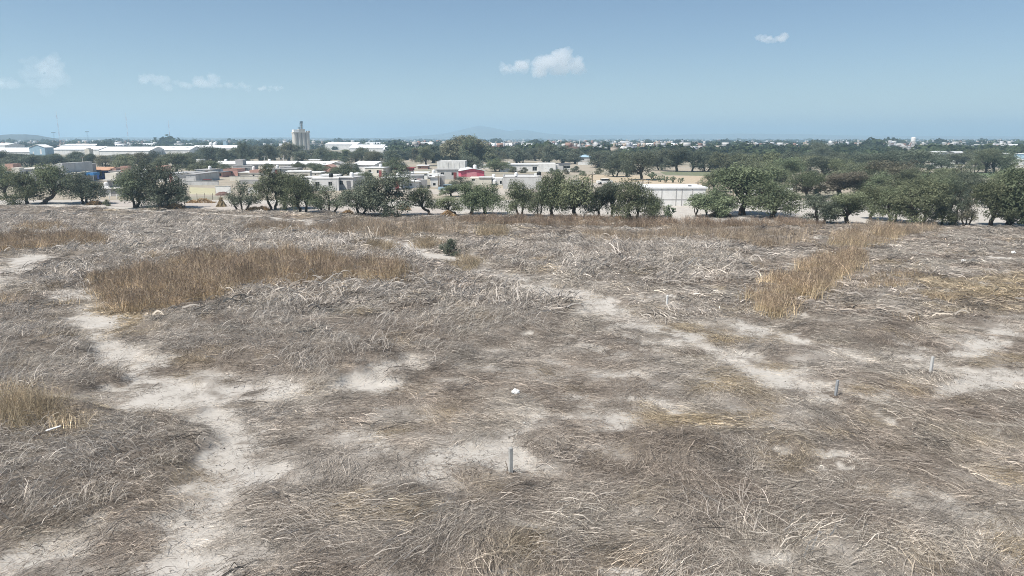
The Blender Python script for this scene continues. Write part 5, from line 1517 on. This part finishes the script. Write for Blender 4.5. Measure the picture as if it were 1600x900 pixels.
# ------------------------------------------------------------------ hills and volcano
def ridge(name, prof, Y, depth, col, rough=0.12, seed=1):
    """terrain with a crest following prof (px, py) at distance Y, falling away to both sides"""
    nx, ny = 90, 16
    pxs = np.linspace(prof[0][0], prof[-1][0], nx)
    V = []
    for j in range(ny):
        v = j / (ny - 1) * 2 - 1
        for i, p in enumerate(pxs):
            crest = max(0.0, zat(p, np.interp(p, [a for a, _ in prof], [b for _, b in prof]), Y) + 1.0)
            f = (1 - abs(v) ** 1.4)
            nz = float(fbm(np.array([p / 18.0]), np.array([v * 3.0 + seed]), seed, 4)[0])
            V.append((xat(p, Y + v * depth), Y + v * depth, crest * f * (1 - rough + rough * 2 * nz) - 1.0))
    F = [(j * nx + i, j * nx + i + 1, (j + 1) * nx + i + 1, (j + 1) * nx + i) for j in range(ny - 1) for i in range(nx - 1)]
    m, nt, b = new_mat(name + '_scrub')
    f = noise(nt, 0.01, 6, 0.7)
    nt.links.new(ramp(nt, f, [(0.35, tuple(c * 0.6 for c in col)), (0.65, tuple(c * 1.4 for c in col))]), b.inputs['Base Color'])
    o = link(name, np_mesh(name, V, F, True), m)
    tag(o, kind='structure')
    return o
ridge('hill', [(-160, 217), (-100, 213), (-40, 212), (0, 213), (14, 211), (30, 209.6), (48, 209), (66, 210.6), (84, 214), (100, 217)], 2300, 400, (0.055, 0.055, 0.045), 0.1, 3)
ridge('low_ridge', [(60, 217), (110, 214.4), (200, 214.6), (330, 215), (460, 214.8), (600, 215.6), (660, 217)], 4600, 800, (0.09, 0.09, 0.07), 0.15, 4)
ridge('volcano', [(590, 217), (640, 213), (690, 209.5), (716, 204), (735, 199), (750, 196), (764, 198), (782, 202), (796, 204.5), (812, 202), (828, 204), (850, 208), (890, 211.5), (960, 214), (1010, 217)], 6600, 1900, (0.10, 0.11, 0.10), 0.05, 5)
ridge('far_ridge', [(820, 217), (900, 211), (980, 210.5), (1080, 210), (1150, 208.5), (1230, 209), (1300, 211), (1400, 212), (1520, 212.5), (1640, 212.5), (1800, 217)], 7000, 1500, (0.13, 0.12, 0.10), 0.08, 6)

# ------------------------------------------------------------------ things standing in the field
def stake(px, py_base, py_top, label, mat, w=0.10, tilt=(0, 0), name='boundary_stake'):
    X, Y = gp(px, py_base)
    h = zat(px, py_top, Y) if Y > 40 else None
    d0, d1 = ray(px, py_base), ray(px, py_top)
    h = CAM_H + d1[2] * (Y / d1[1])
    z = float(sample(HF, np.array([X]), np.array([Y]))[0])
    bm = bmesh.new()
    box_bm(bm, -w / 2, w / 2, -w / 2, w / 2, -0.25, h)
    bmesh.ops.bevel(bm, geom=[e for e in bm.edges], offset=0.012, segments=1, affect='EDGES')
    for v in bm.verts:
        v.co.x += random.uniform(-0.004, 0.004); v.co.y += random.uniform(-0.004, 0.004)
    root = empty(name, (X, Y, z), R(22))
    root.rotation_euler = (tilt[0], tilt[1], R(22))
    bm_obj('shaft', bm, M[mat], root)
    bm = bmesh.new()
    bmesh.ops.create_icosphere(bm, subdivisions=2, radius=1.0)
    for v in bm.verts:
        k = 1 + 0.25 * math.sin(v.co.x * 7 + px) * math.cos(v.co.y * 6)
        v.co = Vector((v.co.x * 0.24 * k, v.co.y * 0.24 * k, v.co.z * 0.05 - 0.01))
    me = bpy.data.meshes.new('footing'); bm.to_mesh(me); bm.free()
    link('footing', me, SOILDARK, root)
    tag(root, label, 'stake', 'boundary stakes in the field')
SOILDARK = plain('dug_soil', (0.13, 0.105, 0.085), 0.95)
stake(798, 748, 708, 'nearest square concrete stake beside the pale bare patch', 'concrete_post', 0.13)
stake(1305, 623, 598, 'grey stake leaning slightly, left of the white stake at right', 'metal', 0.11, (0.0, 0.06))
stake(1453, 589, 564, 'white stake in a dug hole at the right of the field', 'pale', 0.12, (0.0, 0.03))
stake(1042, 481, 463, 'farthest thin white stake before the curving grass clump', 'white', 0.11)
# broken sliver of wood beside the nearest stake
X, Y = gp(792, 745)
V, F = [], []; tube(V, F, [(0, 0, -0.1), (0.02, 0, 0.15), (-0.05, 0.03, 0.42)], [0.02, 0.018, 0.010], 5)
me = bpy.data.meshes.new('dry_twig'); me.from_pydata([tuple(v) for v in V], [], F)
tag(link('dry_twig', me, M['wood'], None, (X, Y, float(sample(HF, np.array([X]), np.array([Y]))[0]))), 'short dark twig stuck upright left of the nearest stake', 'twig')
def rock(px, py, r, label, name='white_stone'):
    X, Y = gp(px, py)
    bm = bmesh.new()
    bmesh.ops.create_icosphere(bm, subdivisions=3, radius=1.0)
    rr = random.Random(int(px))
    ph = [rr.uniform(0, 6) for _ in range(4)]
    for v in bm.verts:
        c = v.co
        k = 1 + 0.22 * math.sin(c.x * 4 + ph[0]) * math.cos(c.z * 3 + ph[1]) + 0.14 * math.sin(c.y * 6 + ph[2]) + 0.10 * math.sin(c.x * 9 + c.z * 8 + ph[3])
        c *= k
        v.co = Vector((c.x * r, c.y * r * 0.8, c.z * r * 0.8))
    me = bpy.data.meshes.new(name); bm.to_mesh(me); bm.free()
    o = link(name, me, M['white'], None, (X, Y, float(sample(HF, np.array([X]), np.array([Y]))[0]) + r * 0.55 + 0.04))
    tag(o, label, 'stone')
rock(806, 622, 0.17, 'knobbly white lump lying alone in the middle of the field')
rock(819, 666, 0.05, 'tiny white pebble below the knobbly white lump')
rock(90, 816, 0.06, 'tiny white scrap in the weeds at lower left')
rock(1505, 412, 0.22, 'pale stone on the straw right of the curving grass clump')
rock(1583, 399, 0.22, 'pale stone near the right edge far up the field')
X, Y = gp(88, 701)
bm = bmesh.new(); box_bm(bm, -0.26, 0.26, -0.04, 0.04, 0, 0.035); bmesh.ops.bevel(bm, geom=[e for e in bm.edges], offset=0.01, segments=1, affect='EDGES')
o = bm_obj('wood_offcut', bm, M['whiteroof'], None, (X, Y, float(sample(HF, np.array([X]), np.array([Y]))[0]) + 0.30)); o.rotation_euler = (0.1, -0.18, 0.55)
tag(o, 'short white stick lying in the grey weeds at left', 'stick')
# green bush
v = VAR['bush'][1]
X, Y = gp(705, 400)
root = empty('green_bush', (X, Y, 0.05)); root.scale = (1.9 / v['w'], 1.7 / v['w'], 1.75 / v['h'])
link('stem', v['trunk'], None, root)
c = link('crown', v['crown'], None, root); c.material_slots[0].link = 'OBJECT'; c.material_slots[0].material = LEAF['dark']
tag(root, 'single small dark green bush growing in the dry field', 'bush')
X, Y = gp(168, 322)
root = empty('small_shrub', (X, Y, 0.0)); root.scale = (1.2 / v['w'], 1.1 / v['w'], 1.2 / v['h'])
link('stem', v['trunk'], None, root)
c = link('crown', v['crown'], None, root); c.material_slots[0].link = 'OBJECT'; c.material_slots[0].material = LEAF['olive']
tag(root, 'small grey green shrub on bare soil before the two storey house', 'shrub')
for i, (px_, py_, w_, h_) in enumerate([(748, 270, 3.2, 1.4), (802, 269, 5.0, 1.6), (818, 270, 4.2, 1.6), (862, 271, 3.6, 1.5), (872, 272, 3.0, 1.4), (885, 272, 3.4, 1.6), (900, 269, 5, 1.8), (910, 274, 3.6, 1.2), (935, 272, 4, 1.8), (1275, 308, 3.0, 1.0)]):
    X, Y = gp(px_, py_)
    root = empty('scrub_bush', (X, Y, -0.06)); root.scale = (w_ * 0.75 / v['w'], w_ * 0.7 / v['w'], h_ * 1.25 / v['h']); root.rotation_euler = (0, 0, i * 1.1)
    link('stem', v['trunk'], None, root)
    c = link('crown', v['crown'], None, root); c.material_slots[0].link = 'OBJECT'; c.material_slots[0].material = LEAF[('dark', 'olive', 'brown')[i % 3]]
    tag(root, ['low scrub bush right of the pink hall', 'low wide scrub bush before the left end of the long white building', 'second scrub bush before the long white building', 'scrub bush before the white hall door', 'small scrub bush right of the white hall door', 'scrub bush before the dark porch', 'wide scrub bush right of the long white building', 'low scrub bush on the dry lot right of the long white building', 'scrub bush below the pale blue roofed shed', 'low dry scrub under the reddish tree'][i], 'bush', 'scrub bushes on the dry lots')

# prickly pears
PAD = None
def nopal(px, py_base, py_top, wpx, label, seed):
    rr = random.Random(seed)
    X, Y = gp(px, py_base)
    h = zat(px, py_top, Y); wd = wpx / FPX * (Y * CP + 2.4)
    bm = bmesh.new()
    def pad(base, direction, s):
        m = Matrix.Translation(base) @ direction.to_track_quat('Z', 'Y').to_matrix().to_4x4() @ Matrix.Rotation(rr.uniform(0, 3.14), 4, 'Z') @ Matrix.Diagonal((s * 0.62, s * 0.16, s, 1)) @ Matrix.Translation((0, 0, 0.85))
        bmesh.ops.create_icosphere(bm, subdivisions=1, radius=0.9, matrix=m)
        return base + direction * s * 1.65
    def grow(base, d, s, lvl):
        e = pad(base, d, s)
        if lvl <= 0: return
        for _ in range(rr.choice((1, 2, 2, 3))):
            nd = (d + Vector((rr.gauss(0, 0.7), rr.gauss(0, 0.6), rr.gauss(0.1, 0.35)))).normalized()
            if nd.z < -0.1: nd.z = 0.1
            grow(e, nd, s * rr.uniform(0.8, 1.0), lvl - 1)
    for _ in range(5): grow(Vector((rr.uniform(-0.3, 0.3) * wd * 0.5, rr.uniform(-0.25, 0.25), 0)), Vector((rr.gauss(0, 0.4), rr.gauss(0, 0.3), 1)).normalized(), 0.27 * h / 2.2, 4)
    zs = [vv.co.z for vv in bm.verts]; xs = [vv.co.x for vv in bm.verts]
    kz, kx = h / max(zs), wd / (max(xs) - min(xs))
    for vv in bm.verts: vv.co.z *= kz; vv.co.x *= kx
    root = empty('prickly_pear', (X, Y, -0.04))
    o = bm_obj('pads', bm, CACT, root)
    for p in o.data.polygons: p.use_smooth = True
    V, F = [], []; tube(V, F, [(0, 0, -0.1), (0.05, 0, h * 0.25), (-0.05, 0.05, h * 0.45)], [0.16, 0.13, 0.10], 7)
    me = bpy.data.meshes.new('trunk'); me.from_pydata([tuple(q) for q in V], [], F); link('trunk', me, M['wood'], root)
    tag(root, label, 'cactus', 'prickly pear cacti')
CACT = plain('grey_green_cactus_skin', (0.12, 0.15, 0.09), 0.6)
nopal(1047, 345, 318, 24, 'prickly pear cactus in front of the pale warehouse', 1)
for i, (p, bs, tp, w_, lab_) in enumerate([(1018, 282, 268, 16, 'leftmost prickly pear of the row behind the warehouse'), (1032, 284, 273, 14, 'second prickly pear of the row behind the warehouse'), (1040, 285, 274, 14, 'third prickly pear of the row behind the warehouse'), (1052, 285, 275, 14, 'fourth prickly pear of the row behind the warehouse'), (1063, 286, 277, 12, 'rightmost prickly pear of the row behind the warehouse'), (978, 276, 264, 16, 'grey prickly pear beside the dark tree left of the row')]):
    nopal(p, bs, tp, w_, lab_, 10 + i)

# dry brush piles and corn shocks
def straw_mesh(n, fn, w):
    P = np.array([fn() for _ in range(n)])
    v_, q_, sh, tn = ribbons(P, np.full(n, w) * RNG.lognormal(0, 0.3, n), shade_mix(n), np.zeros((n, P.shape[1])))
    me = np_mesh('straw', v_, q_); vattr(me, 'shade', np.clip(sh * 0.5, 0, 1)); return me
def straw_solid(name, ca, cb):
    m, nt, b = new_mat(name)
    s_ = N(nt, 'ShaderNodeAttribute', attribute_name='shade')
    nt.links.new(mixc(nt, s_.outputs['Fac'], ca, cb), b.inputs['Base Color'])
    return m
ORANGE = straw_solid('orange_dry_brush', (0.24, 0.15, 0.075), (0.56, 0.39, 0.21))
CORN = straw_solid('corn_stalks', (0.20, 0.15, 0.09), (0.46, 0.37, 0.23))
def pile(l, r, t, bs, label, n=900):
    X, Y = gp((l + r) / 2, bs); wd = (r - l) / FPX * (Y + 2); h = zat((l + r) / 2, t, Y)
    def one():
        a = RNG.uniform(-1, 1); x_ = a * wd / 2; hh_ = h * (0.35 + 0.75 * vnoise(np.array([x_ * 1.1 + l]), np.array([3.0]), 5)[0]) * (1 - abs(a) ** 3) * RNG.uniform(0, 1) ** 0.8; y_ = RNG.normal(0, 0.5) * (1 - hh_ / h * 0.6)
        d = RNG.normal(size=3); d[2] *= 0.6; d /= np.linalg.norm(d); L_ = RNG.uniform(0.3, 0.8)
        p = np.array([x_, y_, hh_]); k = np.array([0, 0, 0.08])
        out = np.stack([p - d * L_ / 2, p + k, p + d * L_ / 2]); out[:, 2] = np.maximum(out[:, 2], 0.0)
        return out
    o = link('brush_pile', straw_mesh(n, one, 0.05), ORANGE, None, (X, Y, 0.0))
    tag(o, label, 'brush pile', 'dry brush piles under the front trees')
pile(138, 158, 314, 320, 'orange dry brush pile right of the dense dark tree at left')
pile(256, 287, 315, 326, 'orange brush pile under the tallest left dark tree')
pile(293, 336, 310, 317, 'long low orange brush pile left of the corn shock')
pile(386, 420, 318, 330, 'orange brush heap right of the lone small dark tree')
pile(624, 640, 319, 328, 'small orange brush heap right of the broad dark middle tree')
pile(686, 712, 330, 339, 'low orange brush under the smallest leaning tree')
pile(912, 946, 336, 343, 'orange brush at the foot of the dark tree pair')
pile(960, 980, 337, 344, 'small orange brush heap left of the full drooping tree')
pile(537, 550, 326, 335, 'small orange brush between the thin and the dark middle trees')
pile(1110, 1142, 330, 338, 'tan brush right of the wide low tree')
def shock(px, t, bs, label):
    X, Y = gp(px, bs); h = zat(px, t, Y)
    def one():
        a = RNG.uniform(0, 6.28); rb_ = h * 0.62 * RNG.uniform(0.5, 1.0); tw = RNG.normal(0, 0.12, 2)
        b0 = np.array([math.cos(a) * rb_, math.sin(a) * rb_, 0]); t0 = np.array([tw[0], tw[1], h * RNG.uniform(0.7, 1.05)]); t1 = t0 + np.array([-math.cos(a), -math.sin(a), 0.2]) * RNG.uniform(0.1, 0.4)
        return np.stack([b0, b0 * 0.45 + t0 * 0.55 + RNG.normal(0, 0.05, 3), t1])
    root = empty('corn_shock', (X, Y, 0.0))
    link('stalks', straw_mesh(260, one, 0.06), CORN, root)
    V, F = [], []; tube(V, F, [(0.26 * math.cos(k * 0.7), 0.26 * math.sin(k * 0.7), h * 0.66) for k in range(10)], [0.04] * 10, 5)
    me = bpy.data.meshes.new('binding'); me.from_pydata([tuple(q) for q in V], [], F); link('binding', me, CORN, root)
    tag(root, label, 'corn shock')
shock(346, 309, 323, 'tent shaped shock of dry corn stalks standing on bare soil')
# dark heap by the white wall panel
X, Y = gp(348, 304.5)
bm = bmesh.new(); bmesh.ops.create_icosphere(bm, subdivisions=3, radius=1.0)
for vv in bm.verts: vv.co = Vector((vv.co.x * 1.5, vv.co.y * 1.2, max(0, vv.co.z) ** 1.4 * 0.75)) * (1 + 0.08 * math.sin(vv.co.x * 9) * math.cos(vv.co.y * 7))
me = bpy.data.meshes.new('soil_heap'); bm.to_mesh(me); bm.free()
tag(link('soil_heap', me, plain('reddish_brown_soil', (0.13, 0.075, 0.06), 0.95), None, (X, Y, -0.05)), 'dark reddish brown soil heap before the white wall panel', 'heap')

# strips on the far lots: lanes and green field
def strip(name, pix, col1, col2, z):
    P = [gp(*p) for p in pix]
    me = bpy.data.meshes.new(name); me.from_pydata([(p[0], p[1], z) for p in P], [], [list(range(len(P)))])
    m, nt, b = new_mat(name + '_surface'); f = noise(nt, 0.7, 6, 0.7)
    nt.links.new(ramp(nt, f, [(0.3, col1), (0.7, col2)]), b.inputs['Base Color'])
    tag(link(name, me, m), kind='structure')
strip('dirt_lane', [(600, 301), (760, 306), (900, 294), (1000, 287), (1012, 283), (880, 288), (740, 297), (600, 293)], (0.33, 0.29, 0.24), (0.45, 0.41, 0.36), -0.050)
strip('crop_field', [(1430, 280), (1600, 276), (1640, 268), (1440, 269.5)], (0.08, 0.12, 0.06), (0.16, 0.20, 0.10), -0.050)
strip('crop_field', [(1040, 273), (1110, 275), (1112, 268), (1030, 268)], (0.12, 0.14, 0.08), (0.20, 0.20, 0.13), -0.050)
strip('dry_lot', [(905, 284), (1120, 290), (1120, 275), (1000, 274), (905, 272)], (0.36, 0.29, 0.20), (0.46, 0.38, 0.28), -0.054)
strip('dry_lot', [(296, 303), (336, 304), (336, 294), (296, 292)], (0.34, 0.32, 0.20), (0.44, 0.40, 0.27), -0.050)
strip('plowed_strip', [(150, 322), (700, 338), (700, 326), (400, 318), (150, 313)], (0.33, 0.29, 0.255), (0.43, 0.39, 0.35), 0.035)

# ------------------------------------------------------------------ clouds (above and beyond the haze)
def cloud(px, py, wpx, hpx, D, label, lumps, dens, seed):
    d = Vector(ray(px, py)).normalized()
    pos = Vector((0, 0, CAM_H)) + d * D
    k = D / FPX
    rr = random.Random(seed)
    bm = bmesh.new()
    for (u, v_, r_) in lumps:
        for _ in range(5):
            c = Vector((u * wpx * k / 2 + rr.gauss(0, r_ * 0.5) * hpx * k, rr.gauss(0, 0.5) * hpx * k, v_ * hpx * k / 2 + rr.gauss(0, r_ * 0.25) * hpx * k))
            rad = r_ * hpx * k * rr.uniform(0.35, 0.62)
            bmesh.ops.create_icosphere(bm, subdivisions=2, radius=1, matrix=Matrix.Translation(c) @ Matrix.Diagonal((rad * 1.25, rad, rad * 0.85, 1)))
    me = bpy.data.meshes.new('cloud'); bm.to_mesh(me); bm.free()
    o = bpy.data.objects.new('cloud', me); C.objects.link(o)
    md = o.modifiers.new('union', 'REMESH'); md.mode = 'VOXEL'; md.voxel_size = hpx * k / 26
    tx = bpy.data.textures.new('cloud_noise', 'CLOUDS'); tx.noise_scale = hpx * k * 0.22; tx.noise_depth = 4
    dm = o.modifiers.new('billow', 'DISPLACE'); dm.texture = tx; dm.strength = hpx * k * 0.42; dm.mid_level = 0.55
    m = bpy.data.materials.new('cloud_vapour'); m.use_nodes = True
    nt = m.node_tree; nt.nodes.remove(nt.nodes['Principled BSDF'])
    pv = N(nt, 'ShaderNodeVolumePrincipled'); pv.inputs['Density'].default_value = dens / (hpx * k); pv.inputs['Color'].default_value = (1, 1, 1, 1); pv.inputs['Anisotropy'].default_value = 0.0
    nt.links.new(pv.outputs[0], nt.nodes['Material Output'].inputs['Volume'])
    me.materials.append(m)
    o.location = pos
    tag(o, label, 'cloud')
cloud(845, 98, 118, 36, 6000, 'largest white cloud near the middle of the sky', [(-0.85, -0.5, 0.35), (-0.5, -0.25, 0.55), (-0.15, -0.1, 0.6), (0.15, -0.2, 0.6), (0.5, 0.35, 0.75), (0.8, -0.05, 0.5), (0.0, -0.6, 0.4)], 1.4, 1)
cloud(1209, 59, 42, 13, 6500, 'small faint cloud at upper right', [(-0.7, -0.2, 0.5), (-0.2, 0.1, 0.7), (0.3, 0.2, 0.7), (0.75, -0.1, 0.5)], 0.6, 2)
cloud(76, 112, 32, 36, 8000, 'towering faint cloud at left', [(0.0, 0.75, 0.35), (-0.1, 0.3, 0.5), (0.3, 0.0, 0.5), (0.1, -0.5, 0.6), (-0.3, -0.6, 0.5)], 0.42, 3)
cloud(6, 129, 40, 15, 8000, 'faint cloud at the left picture edge', [(-0.5, 0, 0.8), (0.2, 0, 0.8), (0.7, -0.3, 0.5)], 0.4, 4)
cloud(312, 131, 132, 17, 8200, 'long low bank of faint clouds above the grain silo', [(-0.95, 0.5, 0.8), (-0.75, -0.2, 0.7), (-0.35, -0.2, 0.6), (0.0, 0.1, 0.8), (0.3, 0.2, 0.8), (0.6, -0.1, 0.6), (0.85, -0.3, 0.5)], 0.45, 5)
cloud(425, 138, 50, 9, 8200, 'thin faint wisp right of the low cloud bank', [(-0.6, 0, 0.7), (0, 0, 0.7), (0.6, 0, 0.6)], 0.5, 6)

# ------------------------------------------------------------------ haze
bm = bmesh.new()
box_bm(bm, -13500, 13500, -1200, 13600, -3.0, 185)
hz = bm_obj('haze', bm, None, None)
m = bpy.data.materials.new('haze_air'); m.use_nodes = True
nt = m.node_tree; nt.nodes.remove(nt.nodes['Principled BSDF'])
pv = N(nt, 'ShaderNodeVolumePrincipled'); pv.inputs['Density'].default_value = 3.3e-4; pv.inputs['Color'].default_value = (0.56, 0.80, 0.98, 1); pv.inputs['Anisotropy'].default_value = 0.27
nt.links.new(pv.outputs[0], nt.nodes['Material Output'].inputs['Volume'])
hz.data.materials.append(m)
tag(hz, 'pale blue haze over the plain', 'haze', kind='stuff')
